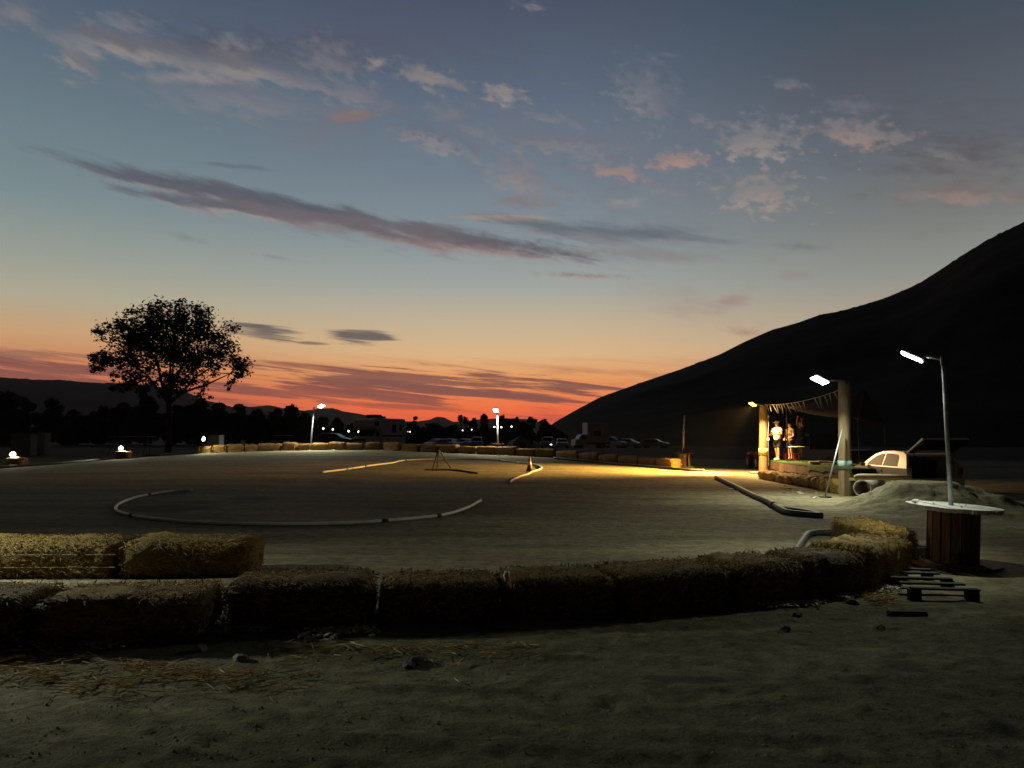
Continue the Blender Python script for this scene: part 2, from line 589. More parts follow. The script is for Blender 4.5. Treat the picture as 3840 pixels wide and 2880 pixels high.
    stroke(3050, 390, 3330, 400, 26, 'q', 2.2, .6, (112, 114, 124), None, .6)
    stroke(2460, 200, 2560, 215, 8, 'q', 1.4, .6, (112, 114, 126), None, .6)
    for (u0, v0, u1, v1, w_) in ((1560, 300, 1640, 350, 14), (1960, 420, 2200, 470, 18), (2080, 560, 2280, 600, 20), (2030, 700, 2230, 735, 20), (2380, 700, 2600, 720, 16), (2560, 430, 2700, 470, 16),
                                 (1700, 470, 1900, 520, 20), (1520, 530, 1640, 570, 14), (2880, 300, 3040, 330, 18), (3440, 560, 3640, 590, 18), (2100, 830, 2260, 850, 12), (2640, 620, 2760, 660, 16),
                                 (760, 130, 1000, 180, 24), (300, 60, 620, 110, 26), (1900, 15, 2060, 30, 14)):
        stroke(u0, v0, u1, v1, w_, 'q', 2.6, .7, (122, 122, 130), (142, 136, 134), .65)
    # the long dark diagonal bank
    stroke(1650, 805, 2900, 910, 46, 's', 1.8, .8, (98, 104, 113), (126, 128, 131), .85)
    stroke(1900, 925, 2750, 965, 40, 's', 2.2, .9, (132, 126, 128), None, .6)
    stroke(20, 545, 1700, 862, 47, 's', 1.3, .6, (88, 91, 101), (158, 144, 141), .96, .0, -.5, .3)
    stroke(320, 690, 1500, 850, 42, 's', 1.4, .6, (94, 95, 103), (160, 144, 140), .92, .0, -.4, .3)
    stroke(1050, 795, 2330, 965, 64, 's', 1.8, .7, (93, 93, 99), (160, 133, 128), .95, .0, -.35, .35)
    stroke(1300, 850, 2300, 955, 36, 'q', 2.0, .8, (88, 89, 96), (140, 118, 116), .7)
    stroke(150, 590, 1500, 850, 40, 'q', 2.4, .9, (104, 100, 108), None, .5)
    stroke(500, 690, 2200, 960, 60, 's', 3.0, .8, (122, 110, 114), None, .45)
    stroke(600, 595, 1100, 640, 14, 's', 1.4, .9, (92, 104, 116), None, .6)
    stroke(600, 865, 780, 910, 15, 'q', 1.4, .8, (112, 116, 120), None, .7)
    stroke(930, 950, 1110, 975, 8, 'q', 1.2, .8, (116, 116, 118), None, .6)
    stroke(2000, 1028, 2360, 1040, 13, 'q', 1.4, .6, (132, 112, 114), (176, 144, 136), .85)
    stroke(2250, 1060, 2950, 1200, 95, 'p', 1.8, 1.1, (156, 142, 140), (168, 142, 136), .6)
    stroke(2480, 1140, 2720, 1170, 34, 'p', 1.8, .9, (172, 134, 126), None, .6)
    stroke(2620, 1175, 2880, 1075, 30, 'p', 1.8, .8, (156, 126, 124), None, .7)
    stroke(2680, 1225, 2900, 1260, 18, 'p', 1.6, .7, (158, 122, 108), None, .7)
    stroke(2840, 1040, 3120, 1020, 22, 'p', 1.6, .9, (146, 122, 120), None, .6)
    stroke(2880, 920, 3160, 925, 16, 'q', 2.0, .7, (108, 112, 116), None, .6)
    # dark streaks beside the tree
    stroke(830, 1230, 1160, 1262, 30, 'h', 2.4, .7, (98, 90, 92), (118, 104, 96), .92)
    stroke(1170, 1262, 1490, 1270, 30, 'h', 2.6, .7, (94, 88, 90), None, .9)
    stroke(1080, 1282, 1260, 1292, 9, 's', 1.2, .6, (110, 98, 94), None, .8)
    stroke(1230, 1236, 1480, 1246, 7, 's', 1.2, .7, (120, 108, 102), None, .7)
    # low bands over the horizon
    stroke(-500, 1310, 420, 1350, 30, 'h', 2.6, .6, (138, 96, 86), None, .8)
    stroke(-600, 1370, 700, 1420, 54, 'h', 3.2, .6, (128, 80, 76), None, .85)
    stroke(850, 1350, 1500, 1400, 20, 'h', 1.6, .6, (150, 94, 78), None, .75)
    stroke(900, 1385, 2350, 1470, 50, 'h', 3.4, .5, (134, 86, 76), None, .9)
    stroke(1250, 1440, 2200, 1500, 42, 'h', 2.8, .5, (130, 86, 78), None, .92)
    stroke(750, 1455, 1950, 1500, 36, 'h', 3.2, .5, (146, 84, 72), None, .85)
    stroke(1100, 1500, 1900, 1545, 16, 'h', 1.4, .7, (156, 82, 68), None, .8)
    stroke(1950, 1440, 2350, 1460, 18, 'h', 1.4, .6, (134, 90, 80), None, .85)
    band = M('MULTIPLY', SS(N['h'], .47, .66), M('MULTIPLY', SS(el, 6.5, 3.2), SS(az, 24, 2)))
    col = MIX(M('MULTIPLY', band, .6), col, srgb(138, 84, 74))

    # the side away from the sunset, and the zenith, are much darker
    back = M('MULTIPLY', SS(Y, -.25, .62), .955)
    back = M('ADD', back, .045)
    zen = M('SUBTRACT', 1.0, M('MULTIPLY', SS(el, 33, 58), .86))
    warm = MIX(SS(Y, .55, -.1), (1, 1, 1, 1), (1.15, .98, .80, 1))
    col = MIX(1.0, col, warm, 'MULTIPLY')
    col = MIX(1.0, col, M('MULTIPLY', back, zen), 'MULTIPLY')
    # the air of the haze box takes a little of the low sky's light on its way: the sky beyond is that much brighter
    path = M('MINIMUM', M('DIVIDE', 187.0, M('MAXIMUM', Z, .004)), 7600.0)
    gain = M('EXPONENT', M('MULTIPLY', path, 7.0e-5 * .8))
    col = MIX(1.0, col, gain, 'MULTIPLY')
    bg = n.new('ShaderNodeBackground')
    l.new(col, bg.inputs['Color'])
    bg.inputs['Strength'].default_value = 1.0
    out = n.new('ShaderNodeOutputWorld')
    l.new(bg.outputs[0], out.inputs['Surface'])


make_world()
SC.view_settings.view_transform = 'Standard'
SC.view_settings.look = 'None'
SC.view_settings.exposure = 0
SC.view_settings.gamma = 1
SC.cycles.use_denoising = True
SC.cycles.max_bounces = 5
SC.cycles.diffuse_bounces = 3
SC.cycles.glossy_bounces = 2
SC.cycles.sample_clamp_indirect = 3

# ------------------------------------------------------------------ ground
STAINS = [(430, 1906, 820, 1908, .9, .8), (820, 1866, 1080, 1872, .5, .7), (1420, 1900, 1720, 1912, .6, .45), (1250, 1782, 1330, 1784, .5, .6), (1520, 1740, 1600, 1745, .5, .5),
          (1800, 1808, 2100, 1812, .5, .4), (2200, 1780, 2600, 1800, .35, .35), (2000, 2040, 2700, 2010, .4, .3), (1000, 2060, 1900, 2075, .4, .3), (2100, 2120, 2800, 2090, .25, .3),
          (2000, 2460, 2300, 2480, .12, .5), (3300, 2480, 3500, 2520, .15, .6), (2300, 2540, 2800, 2560, .1, .5), (1300, 2570, 2100, 2600, .07, .5), (200, 2640, 900, 2600, .05, .5),
          (1500, 2770, 2400, 2790, .04, .5), (2900, 2600, 3600, 2560, .1, .45)]


def dirt_material():
    m = bpy.data.materials.new('dirt')
    m.use_nodes = True
    n, l = m.node_tree.nodes, m.node_tree.links
    b = n['Principled BSDF']
    b.inputs['Roughness'].default_value = .95
    b.inputs['Specular IOR Level'].default_value = .12
    tc = n.new('ShaderNodeTexCoord')

    def nz(scale, detail=8, rough=.6, st=None, dist=0):
        mp = n.new('ShaderNodeMapping')
        l.new(tc.outputs['Object'], mp.inputs['Vector'])
        if st:
            mp.inputs['Scale'].default_value = st
        q = n.new('ShaderNodeTexNoise')
        q.inputs['Scale'].default_value = scale
        q.inputs['Detail'].default_value = detail
        q.inputs['Roughness'].default_value = rough
        q.inputs['Distortion'].default_value = dist
        l.new(mp.outputs[0], q.inputs['Vector'])
        return q.outputs['Fac']

    def ramp(x, stops):
        q = n.new('ShaderNodeValToRGB')
        while len(q.color_ramp.elements) < len(stops):
            q.color_ramp.elements.new(.5)
        for e, (p, c) in zip(q.color_ramp.elements, stops):
            e.position, e.color = p, (*c, 1)
        l.new(x, q.inputs[0])
        return q.outputs[0]

    def mix(f, a, b_, mode='MIX'):
        q = n.new('ShaderNodeMixRGB')
        q.blend_type = mode
        for k, x in (('Fac', f), ('Color1', a), ('Color2', b_)):
            if isinstance(x, (int, float, tuple)):
                q.inputs[k].default_value = x
            else:
                l.new(x, q.inputs[k])
        return q.outputs[0]
    big = ramp(nz(.22, 6, .62, (.45, 1.5, 1), .6), [(.34, (.155, .135, .08)), (.5, (.225, .20, .122)), (.68, (.29, .262, .165))])
    fine = ramp(nz(5.5, 9, .7), [(.32, (.5, .5, .5)), (.6, (1.22, 1.22, 1.22))])
    c = mix(1, big, fine, 'MULTIPLY')
    c = mix(1, c, ramp(nz(.55, 8, .66, (.35, 2.6, 1), .3), [(.36, (.68, .67, .64)), (.62, (1.14, 1.14, 1.14))]), 'MULTIPLY')
    speck = ramp(nz(26, 4, .7), [(.63, (0, 0, 0)), (.72, (1, 1, 1))])
    c = mix(speck, c, (.33, .3, .24, 1))
    # damp patches and tyre-polished lines on the track
    pat = nz(1.1, 7, .62, (.5, 1.6, 1))
    for (u0, v0, u1, v1, w_, k_) in STAINS:
        a_, b_ = GP(u0, v0), GP(u1, v1)
        d_ = (b_ - a_)
        mp = n.new('ShaderNodeMapping')
        mp.vector_type = 'TEXTURE'
        mp.inputs['Location'].default_value = (a_ + b_) / 2
        mp.inputs['Location'].default_value[2] = 0
        mp.inputs['Rotation'].default_value = (0, 0, math.atan2(d_.y, d_.x))
        mp.inputs['Scale'].default_value = (d_.length / 2, w_, 1000)
        l.new(tc.outputs['Object'], mp.inputs['Vector'])
        ln = n.new('ShaderNodeVectorMath')
        ln.operation = 'LENGTH'
        l.new(mp.outputs[0], ln.inputs[0])
        ad = n.new('ShaderNodeMath')
        ad.operation = 'MULTIPLY_ADD'
        l.new(pat, ad.inputs[0])
        ad.inputs[1].default_value = 1.6
        l.new(ln.outputs['Value'], ad.inputs[2])
        mr = n.new('ShaderNodeMapRange')
        mr.interpolation_type = 'SMOOTHSTEP'
        mr.inputs['From Min'].default_value = 1.75
        mr.inputs['From Max'].default_value = 1.35
        mr.inputs['To Max'].default_value = k_
        l.new(ad.outputs[0], mr.inputs['Value'])
        c = mix(mr.outputs[0], c, (.06, .052, .034, 1))
    sp = n.new('ShaderNodeSeparateXYZ')
    l.new(tc.outputs['Object'], sp.inputs[0])
    wob = n.new('ShaderNodeMath')
    wob.operation = 'MULTIPLY_ADD'
    wob.inputs[1].default_value = 9
    l.new(nz(.3, 4), wob.inputs[0])
    l.new(sp.outputs[1], wob.inputs[2])
    fld = n.new('ShaderNodeMapRange')
    fld.inputs['From Min'].default_value = 51
    fld.inputs['From Max'].default_value = 57
    l.new(wob.outputs[0], fld.inputs['Value'])
    c = mix(fld.outputs[0], c, ramp(nz(.8, 8, .7), [(.3, (.035, .034, .018)), (.7, (.07, .064, .036))]))
    l.new(c, b.inputs['Base Color'])
    bp = n.new('ShaderNodeBump')
    bp.inputs['Strength'].default_value = .9
    bp.inputs['Distance'].default_value = .045
    h = n.new('ShaderNodeMath')
    h.operation = 'ADD'
    l.new(nz(8.5, 9, .66), h.inputs[0])
    h2 = n.new('ShaderNodeMath')
    h2.operation = 'MULTIPLY'
    h2.inputs[1].default_value = .45
    l.new(nz(42, 8, .7), h2.inputs[0])
    l.new(h2.outputs[0], h.inputs[1])
    l.new(h.outputs[0], bp.inputs['Height'])
    l.new(bp.outputs[0], b.inputs['Normal'])
    return m


DIRT = dirt_material()


def seg_dist(p, a, b):
    ax, ay = a
    bx, by = b
    dx, dy = bx - ax, by - ay
    k = max(0, min(1, ((p[0] - ax) * dx + (p[1] - ay) * dy) / (dx * dx + dy * dy)))
    return math.hypot(p[0] - ax - k * dx, p[1] - ay - k * dy)


RUTS = []
for poly in ([(0, 2560), (900, 2690), (2000, 2760), (3000, 2800), (3840, 2770)],
             [(0, 2650), (800, 2790), (1900, 2830), (2700, 2860)],
             [(1700, 2430), (2500, 2440), (3200, 2520), (3900, 2640)],
             [(1500, 2600), (2300, 2640), (3300, 2560), (3900, 2560)]):
    g = [GP(u, v) for u, v in poly]
    RUTS += [((a.x, a.y), (b.x, b.y)) for a, b in zip(g, g[1:])]


def ground_detail(x, y):
    """clods, ruts and footprints of the loose dirt before the bales"""
    k = 1 - sstep(6.4, 8.2, y - .12 * max(0, x))
    z = .012 * mnoise.noise(Vector((x * .9, y * .9, 3))) + .006 * mnoise.noise(Vector((x * 3, y * 3, 7)))
    if k > 0 and y > 1.5:
        q = mnoise.fractal(Vector((x * 4.3, y * 4.9, 0)), .8, 2.1, 6)
        cl = max(0, mnoise.noise(Vector((x * 11, y * 11, 5))) - .3)
        cl2 = max(0, mnoise.noise(Vector((x * 5.1, y * 5.1, 9))) - .34)
        z += k * (.0085 * q + .035 * cl + .04 * cl2)
        for a, b in RUTS:
            d = seg_dist((x, y), a, b)
            if d < .3:
                z -= k * .011 * math.exp(-(d / .07) ** 2) * (.6 + .8 * mnoise.noise(Vector((x * 6, y * 6, 1)))) - k * .006 * math.exp(-((d - .14) / .05) ** 2)
    return z


def build_ground():
    xs, ys = [], []
    x = 0.0
    st = .055
    pos = []
    while x < 9000:
        pos.append(x)
        if x > 5.5:
            st *= 1.055
        x += st
    xs = [-p for p in reversed(pos[1:])] + pos
    y, st = 2.6, .045
    ys = [-6000, -1500, -300, -60, -15, -4, 0, 1.5]
    while y < 9000:
        ys.append(y)
        if y > 8:
            st *= 1.035
        y += st
    W = len(xs)
    vs = []
    for y in ys:
        for x in xs:
            z = ground_z(x, y)
            if 2 < y < 60 and abs(x) < 40:
                z += ground_detail(x, y)
            vs.append((x, y, z))
    fs = []
    for j in range(len(ys) - 1):
        for i in range(W - 1):
            a = j * W + i
            fs.append((a, a + 1, a + W + 1, a + W))
    mb = MB()
    mb.v, mb.f = vs, fs
    o = mb.build('ground', DIRT, smooth=True)
    o['kind'] = 'structure'


build_ground()


def polar_range(name, m, sil, r0, r1, r2, base, rough=.06, nr=26, da=.25, label=None):
    """a hill or ridge whose crest, seen from the field, stands at the given angles; modelled from foot to crest and down its far side"""
    tab = []
    for p in sil:
        if len(p) == 3:
            tab.append((p[0], p[1]))
        else:
            tab.append(azel(*p))
    a0, a1 = tab[0][0], tab[-1][0]
    na = int((a1 - a0) / da) + 1
    rr = [r0 + (r1 - r0) * i / nr for i in range(nr + 1)] + [r1 + (r2 - r1) * (i + 1) / 8 for i in range(8)]
    vs, fs = [], []
    for i in range(na + 1):
        a = a0 + (a1 - a0) * i / na
        e = lerp_tab(tab, a)
        H = CZ + math.tan(rad(max(e, 0))) * r1
        e0 = 1 if e > 0.02 else 0
        for r in rr:
            if r <= r1:
                t = (r - r0) / (r1 - r0)
                z = base + (H - base) * (t * t * (3 - 2 * t) * .55 + t * .45)
                nn = mnoise.fractal(Vector((math.sin(rad(a)) * r * 6 / r1, math.cos(rad(a)) * r * 6 / r1, 2)), 1, 2, 5)
                z += (H - base) * rough * nn * (1 - t) * t * 3
                if t > .95:
                    z += (H - base) * .013 * mnoise.fractal(Vector((a * 2.3, 0, 0)), .7, 2, 7)
            else:
                t = (r - r1) / (r2 - r1)
                z = H + (base - H) * t * t
            vs.append((math.sin(rad(a)) * r, math.cos(rad(a)) * r, z if e0 else base))
    n = len(rr)
    for i in range(na):
        for j in range(n - 1):
            a = i * n + j
            fs.append((a, a + 1, a + n + 1, a + n))
    mb = MB()
    mb.v, mb.f = vs, fs
    o = mb.build(name, m, smooth=True)
    o['kind'] = 'structure'
    return o


HILL = mat('dry_hillside', (.052, .048, .036), rough=1, scale=.05, col2=(.022, .022, .016), bump=.5, bscale=.5, spec=.05)
MOUNT = mat('far_mountain', (.14, .12, .11), rough=1, scale=.004, var=.2, spec=.02)
hz = azel(2060, 1600)
polar_range('hill', HILL,
            [(2040, 1615), (2085, 1580), (2150, 1543), (2250, 1490), (2400, 1437), (2550, 1386), (2700, 1330), (2790, 1287), (2900, 1240), (3000, 1211),
             (3080, 1183), (3130, 1174), (3200, 1157), (3320, 1120), (3440, 1070), (3520, 1020), (3640, 940), (3720, 893), (3840, 835), (4000, 750),
             (41, 19.5, 0), (50, 21.5, 0), (65, 21.5, 0), (80, 15, 0), (95, 5, 0)],
            150, 420, 700, -.4, .05, 34, .2)
polar_range('mountain_range', MOUNT,
            [(-60, 2, 0), (-45, 3.6, 0), (-200, 1400), (0, 1414), (60, 1418), (150, 1424), (230, 1424), (330, 1434), (480, 1438), (620, 1452),
             (700, 1470), (770, 1500), (860, 1522), (900, 1540), (960, 1600)], 1300, 2000, 2600, -2, .05, 16, .15)
polar_range('mountain_range', MOUNT,
            [(840, 1600), (900, 1528), (960, 1524), (1010, 1519), (1060, 1530), (1140, 1540), (1200, 1532), (1245, 1530), (1290, 1543), (1350, 1552),
             (1400, 1562), (1470, 1577), (1530, 1580), (1570, 1580), (1610, 1574), (1640, 1562), (1665, 1565), (1700, 1582), (1760, 1578), (1800, 1572),
             (1900, 1568), (1980, 1572), (2060, 1590), (2150, 1620)], 3000, 4600, 6000, -2, .05, 16, .1)


# ------------------------------------------------------------------ straw bales
def bale_mesh(L, W, H, seed, strands, step=.085, slen=(.03, .115), sw=.005, lump=.03, r=.09):
    rnd = random.Random(seed)
    h = Vector((L / 2, W / 2, H / 2))
    vs, fs, idx = [], [], {}

    def put(p):
        k = (round(p.x, 4), round(p.y, 4), round(p.z, 4))
        if k in idx:
            return idx[k]
        c = Vector([max(-(h[i] - r), min(h[i] - r, p[i])) for i in range(3)])
        d = p - c
        q = c + d.normalized() * r if d.length > 1e-6 else p.copy()
        nn = d.normalized() if d.length > 1e-6 else Vector((0, 0, 1))
        s = Vector((seed * 7.3, seed * 2.1, 0))
        k2 = mnoise.fractal(q * 5 + s, 1, 2, 4) * lump + mnoise.noise(q * 1.7 + s) * lump * 1.5
        q = q + nn * k2
        q.z += H / 2
        if q.z < .02:
            q.z = -.03
        idx[k] = len(vs)
        vs.append(q)
        return idx[k]

    def face(ax, sg):
        a, b = [i for i in range(3) if i != ax]
        na, nb = max(2, int(2 * h[a] / step)), max(2, int(2 * h[b] / step))
        for i in range(na):
            for j in range(nb):
                qd = []
                for di, dj in ((0, 0), (1, 0), (1, 1), (0, 1)):
                    p = Vector((0, 0, 0))
                    p[ax] = sg * h[ax]
                    p[a] = -h[a] + 2 * h[a] * (i + di) / na
                    p[b] = -h[b] + 2 * h[b] * (j + dj) / nb
                    qd.append(put(p))
                fs.append(tuple(qd))
    for ax in range(3):
        for sg in (-1, 1):
            face(ax, sg)
    mb = MB()
    mb.v, mb.f = [tuple(p) for p in vs], fs
    nbody = len(fs)
    areas = [(L * W, 2, 1), (L * H, 1, -1), (L * H, 1, 1), (W * H, 0, -1), (W * H, 0, 1)]
    tot = sum(a for a, _, _ in areas)
    for _ in range(strands):
        t = rnd.random() * tot
        for a, ax, sg in areas:
            if t < a:
                break
            t -= a
        p = Vector([rnd.uniform(-h[i], h[i]) * .985 for i in range(3)])
        p[ax] = sg * h[ax]
        c = Vector([max(-(h[i] - r), min(h[i] - r, p[i])) for i in range(3)])
        nn = (p - c).normalized()
        p = c + nn * (r + .004 + lump * .4 * rnd.random())
        d = Vector((rnd.gauss(0, 1.3), rnd.gauss(0, .8), rnd.gauss(0, .55)))
        d -= nn * d.dot(nn)
        d = d.normalized() + nn * abs(rnd.gauss(0, .11))
        ln = rnd.uniform(*slen)
        e = p + d.normalized() * ln
        sd = d.cross(nn)
        sd = (sd.normalized() if sd.length > 1e-4 else Vector((1, 0, 0))) * sw * rnd.uniform(.6, 1.3)
        md = (p + e) / 2 + nn * ln * rnd.uniform(-.05, .12)
        q = [p - sd, p + sd, md + sd, md - sd, e]
        for v in q:
            v.z += H / 2
        mb.add(q, [(0, 1, 2, 3), (3, 2, 4)])
    return mb, nbody


def bale(name, label, a, b, W, H, seed, strands=2600, back=True, group=None, step=.085, m=None, z=None, sw=.0055, gap=.10, lump=.04, smooth=True):
    """a bale whose foot edge facing the camera runs from a to b"""
    a, b = Vector(a), Vector(b)
    d = (b - a)
    d.z = 0
    L = d.length - gap
    d.normalize()
    nrm = Vector((-d.y, d.x, 0))
    c = (a + b) / 2 + nrm * (W / 2)
    mb, nb = bale_mesh(L, W, H, seed, strands, step, sw=sw, lump=lump)
    o = mb.build(name, m or STRAW)
    if smooth:
        o.data.polygons.foreach_set('use_smooth', [i < nb for i in range(len(o.data.polygons))])
    o.location = (c.x, c.y, (ground_z(c.x, c.y) if z is None else z))
    o.rotation_euler = (0, 0, math.atan2(d.y, d.x))
    tag(o, label, 'straw bale', group)
    return o


GN = 'straw bales edging the near side of the track'
row = [(-560, 2440), (100, 2432), (790, 2408), (1405, 2352), (1893, 2338), (2325, 2318), (2757, 2282), (3034, 2252), (3262, 2222), (3425, 2160)]
gp = [GP(u, v) for u, v in row]
labels = ['straw bale cut off by the left frame edge in the nearest row', 'long pale-topped straw bale in front, with chips scattered along its foot',
          'shaggy straw bale right of the gap in the nearest row, first with an unlit front', 'low flat straw bale just left of the white scrap in the near row',
          'straw bale just right of the white scrap in the middle of the near row', 'dim straw bale with a tufted top left of the drain pipe bend',
          'straw bale in front of the foot of the black pipe bend', 'short straw bale before the golden corner of the near row',
          'straw bale at the corner, touching the wooden pallet']
Hs = [.35, .34, .36, .33, .345, .355, .37, .385, .43]
for i in range(9):
    ga = GP(815, 2366) if i == 2 else gp[i]
    o = bale('straw_bale', labels[i], ga, gp[i + 1], .72 if i < 7 else .66, Hs[i], 11 + i, 3600, group=GN)
    if i == 0:
        pass
# corner bale that runs away from the camera along the end of the row
bale('straw_bale', 'brightly lamp-lit straw bale turned end-on at the right corner of the near row', GP(3268, 2120) + Vector((0, .05, 0)), GP(3462, 2120), .0 + 1.55, .42, 31, 4200,
     group=GN)
# second row standing behind on the left
bp_ = [GP(-250, 2172), GP(430, 2172), GP(948, 2164)]
b1 = bale('straw_bale', 'golden straw bale at the far left of the second row, brightest top', bp_[0], bp_[1], .72, .40, 41, 3600, group=GN)
mb = MB()
L_ = (bp_[1] - bp_[0]).length
for dz in (.13, .27):
    mb.tube([(-L_ / 2 - .005, -.375, dz), (L_ / 2 + .005, -.375, dz + .004)], .005, 5)
mb.build('twine', TWINE, b1)
bale('straw_bale', 'straw bale standing by the open gap behind the nearest row', bp_[1], bp_[2], .72, .40, 42, 3600, group=GN)

# far tall row along the back of the track
FR = [(742, 1699), (795, 1698), (850, 1697), (915, 1695), (985, 1692), (1055, 1690), (1110, 1688), (1164, 1686), (1228, 1685), (1293, 1685), (1363, 1685),
      (1431, 1685), (1500, 1686), (1570, 1688), (1640, 1691), (1710, 1695), (1783, 1699), (1857, 1704), (1930, 1709), (2002, 1712), (2078, 1715)]
Dt = [(700, 44), (1000, 46), (1430, 46), (1850, 43), (2070, 41), (2300, 37), (2515, 33)]
GF = 'tall row of straw bales along the back of the track'
names = {7: 'straw bale right below the pole of the left street lamp, lit along its top', 8: 'far straw bale just right of the left street lamp pole, lit yellow on top',
         9: 'far straw bale two right of the left street lamp pole, faintly lit on top', 17: 'far straw bale right under the lamp on the wooden reel, brightest top of the row',
         16: 'far straw bale left of the one lit by the middle street lamp', 18: 'far straw bale right of the one lit by the middle street lamp',
         19: 'last straw bale at the right end of the tall far row', 0: 'first straw bale at the left end of the tall far row, under the floodlight',
         1: 'far straw bale next to the one under the right floodlight', 12: 'far straw bale in front of the tail of the parked motorhome',
         11: 'far straw bale in front of the middle of the parked motorhome', 10: 'far straw bale in front of the cab of the parked motorhome',
         14: 'far straw bale just left of the tripod tip', 15: 'far straw bale just right of the tripod tip',
         13: 'far straw bale right of the motorhome, second left of the tripod tip', 2: 'third straw bale from the left end of the tall far row',
         3: 'fourth straw bale from the left end of the tall far row, beside the dark gap', 4: 'dark straw bale right of the gap in the tall far row',
         5: 'far straw bale below the workbench, left of the lamp pole', 6: 'far straw bale left of the bale under the street lamp pole'}
k = 0
for i in range(20):
    (u0, v0), (u1, v1) = FR[i], FR[i + 1]
    if i == 4:
        u0 = 965
    a, b = PD(u0, v0, lerp_tab(Dt, u0)), PD(u1, v1, lerp_tab(Dt, u1))
    a.z, b.z = ground_z(a.x, a.y), ground_z(b.x, b.y)
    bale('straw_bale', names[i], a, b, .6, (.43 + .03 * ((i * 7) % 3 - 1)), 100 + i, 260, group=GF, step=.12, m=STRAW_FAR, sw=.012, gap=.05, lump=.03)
# low row continuing to the right
LR = [(2082, 1719), (2165, 1726), (2240, 1732), (2315, 1739), (2390, 1746), (2455, 1751), (2517, 1757)]
lw = ['low straw bale touching the end of the tall far row', 'second low straw bale right of the tall far row', 'third low straw bale right of the tall far row, below the box truck',
      'low straw bale below the first white parked car', 'second last bale of the low row, streaked by amber light', 'amber-lit straw bale ending the low row next to the bare pole reel']
for i in range(6):
    (u0, v0), (u1, v1) = LR[i], LR[i + 1]
    a, b = PD(u0, v0, lerp_tab(Dt, u0)), PD(u1, v1, lerp_tab(Dt, u1))
    a.z, b.z = ground_z(a.x, a.y), ground_z(b.x, b.y)
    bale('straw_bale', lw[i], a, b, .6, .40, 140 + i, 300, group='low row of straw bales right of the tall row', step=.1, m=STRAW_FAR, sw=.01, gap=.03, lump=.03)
# row below the driver stand
DR = [PD(2842, 1800, 28.6), PD(2905, 1811, 26.9), PD(2970, 1826, 24.8), PD(3035, 1838, 23.0), PD(3092, 1850, 21.6), PD(3150, 1863, 20.4)]
dl = ['amber straw bale at the foot of the left wooden post', 'flattened amber straw bale second from the left wooden post', 'dark straw bale in the middle below the driver stand',
      'mossy straw bale left of the leaning tamper', 'straw bale behind the foot of the leaning tamper, touching the right post']
for i in range(5):
    a, b = DR[i].copy(), DR[i + 1].copy()
    a.z, b.z = ground_z(a.x, a.y), ground_z(b.x, b.y)
    bale('straw_bale', dl[i], a, b, .55, .32 - .03 * (i % 2), 160 + i, 1000, group='straw bales along the front of the driver stand', step=.07, m=STRAW_LIT, sw=.007, gap=.08, lump=.07)


# ------------------------------------------------------------------ lamps
def area(name, parent, loc, size, power, col, rot=(0, 0, 0), spread=170, sy=None):
    d = bpy.data.lights.new(name, 'AREA')
    d.energy = power
    d.color = col
    d.size = size
    if sy:
        d.shape = 'RECTANGLE'
        d.size_y = sy
    d.spread = rad(spread)
    o = bpy.data.objects.new(name, d)
    C.objects.link(o)
    o.parent = parent
    o.location = loc
    o.rotation_euler = rot
    return o


def lamp_head(parent, p0, p1, size, led, power, col, roll=0.0, arm_r=.018, spread=165, hm=None, pitch=0.0):
    """arm from p0 to the head, whose centre is p1 (local coordinates), long axis along the arm; roll tips the lit face sideways"""
    p0, p1 = Vector(p0), Vector(p1)
    d = (p1 - p0).normalized()
    L, Wd, H = size
    MB().tube([p0, p1 - d * (L / 2 - .02)], arm_r, 8).build('arm', GALV, parent, True)
    x = d
    y = Vector((0, 0, 1)).cross(x).normalized()
    z = x.cross(y).normalized()
    R = Matrix((x, y, z)).transposed() @ Matrix.Rotation(-pitch, 3, 'Y') @ Matrix.Rotation(roll, 3, 'X')
    hd = MB().rbox(p1, (L, Wd, H), H * .3, R).build('lamp_head', hm or STEEL_DK, parent)
    q = p1 + R @ Vector((0, 0, -H / 2 - .012))
    MB().rbox(q, (L * .9, Wd * .84, .022), .006, R).build('diffuser', led, hd)
    q2 = p1 + R @ Vector((0, 0, -H / 2 - .04))
    area('lamp_light', parent, q2, L * .85, power, col, R.to_euler(), spread, Wd * .8)


WHITE = (.95, 1, .80)
# lamp standing in the near reel
GL = 'street lamps around the track'
reel_c = PD(3572, 2147, 9.7)
reel_c.z = 0
t = thing('street_lamp', 'tall galvanised street lamp standing in the large wooden cable reel', 'street lamp', (reel_c.x, reel_c.y, .3), 0, GL)
MB().tube([(.02, 0, .0), (-.005, 0, 1.55), (-.02, 0, 2.24)], [.029, .025, .022], 12).build('pole', GALV, t, True)
mbk = MB().tube([(-.017, 0, 2.19), (-.02, 0, 2.30)], .032, 10)
mbk.build('clamp', STEEL_DK, t)
hp = PD(3424, 1331, 10.0) - Vector(t.location)
lamp_head(t, (-.02, 0, 2.27), hp, (.31, .12, .04), LED, 48, WHITE, rad(20), pitch=rad(14), spread=140)

# left wood post with amber lamp, right wood post with white lamp
PL = PD(2863, 1779, 32.0)
PL.z = ground_z(PL.x, PL.y)
PR = PD(3170, 1867, 20.1)
PR.z = ground_z(PR.x, PR.y)


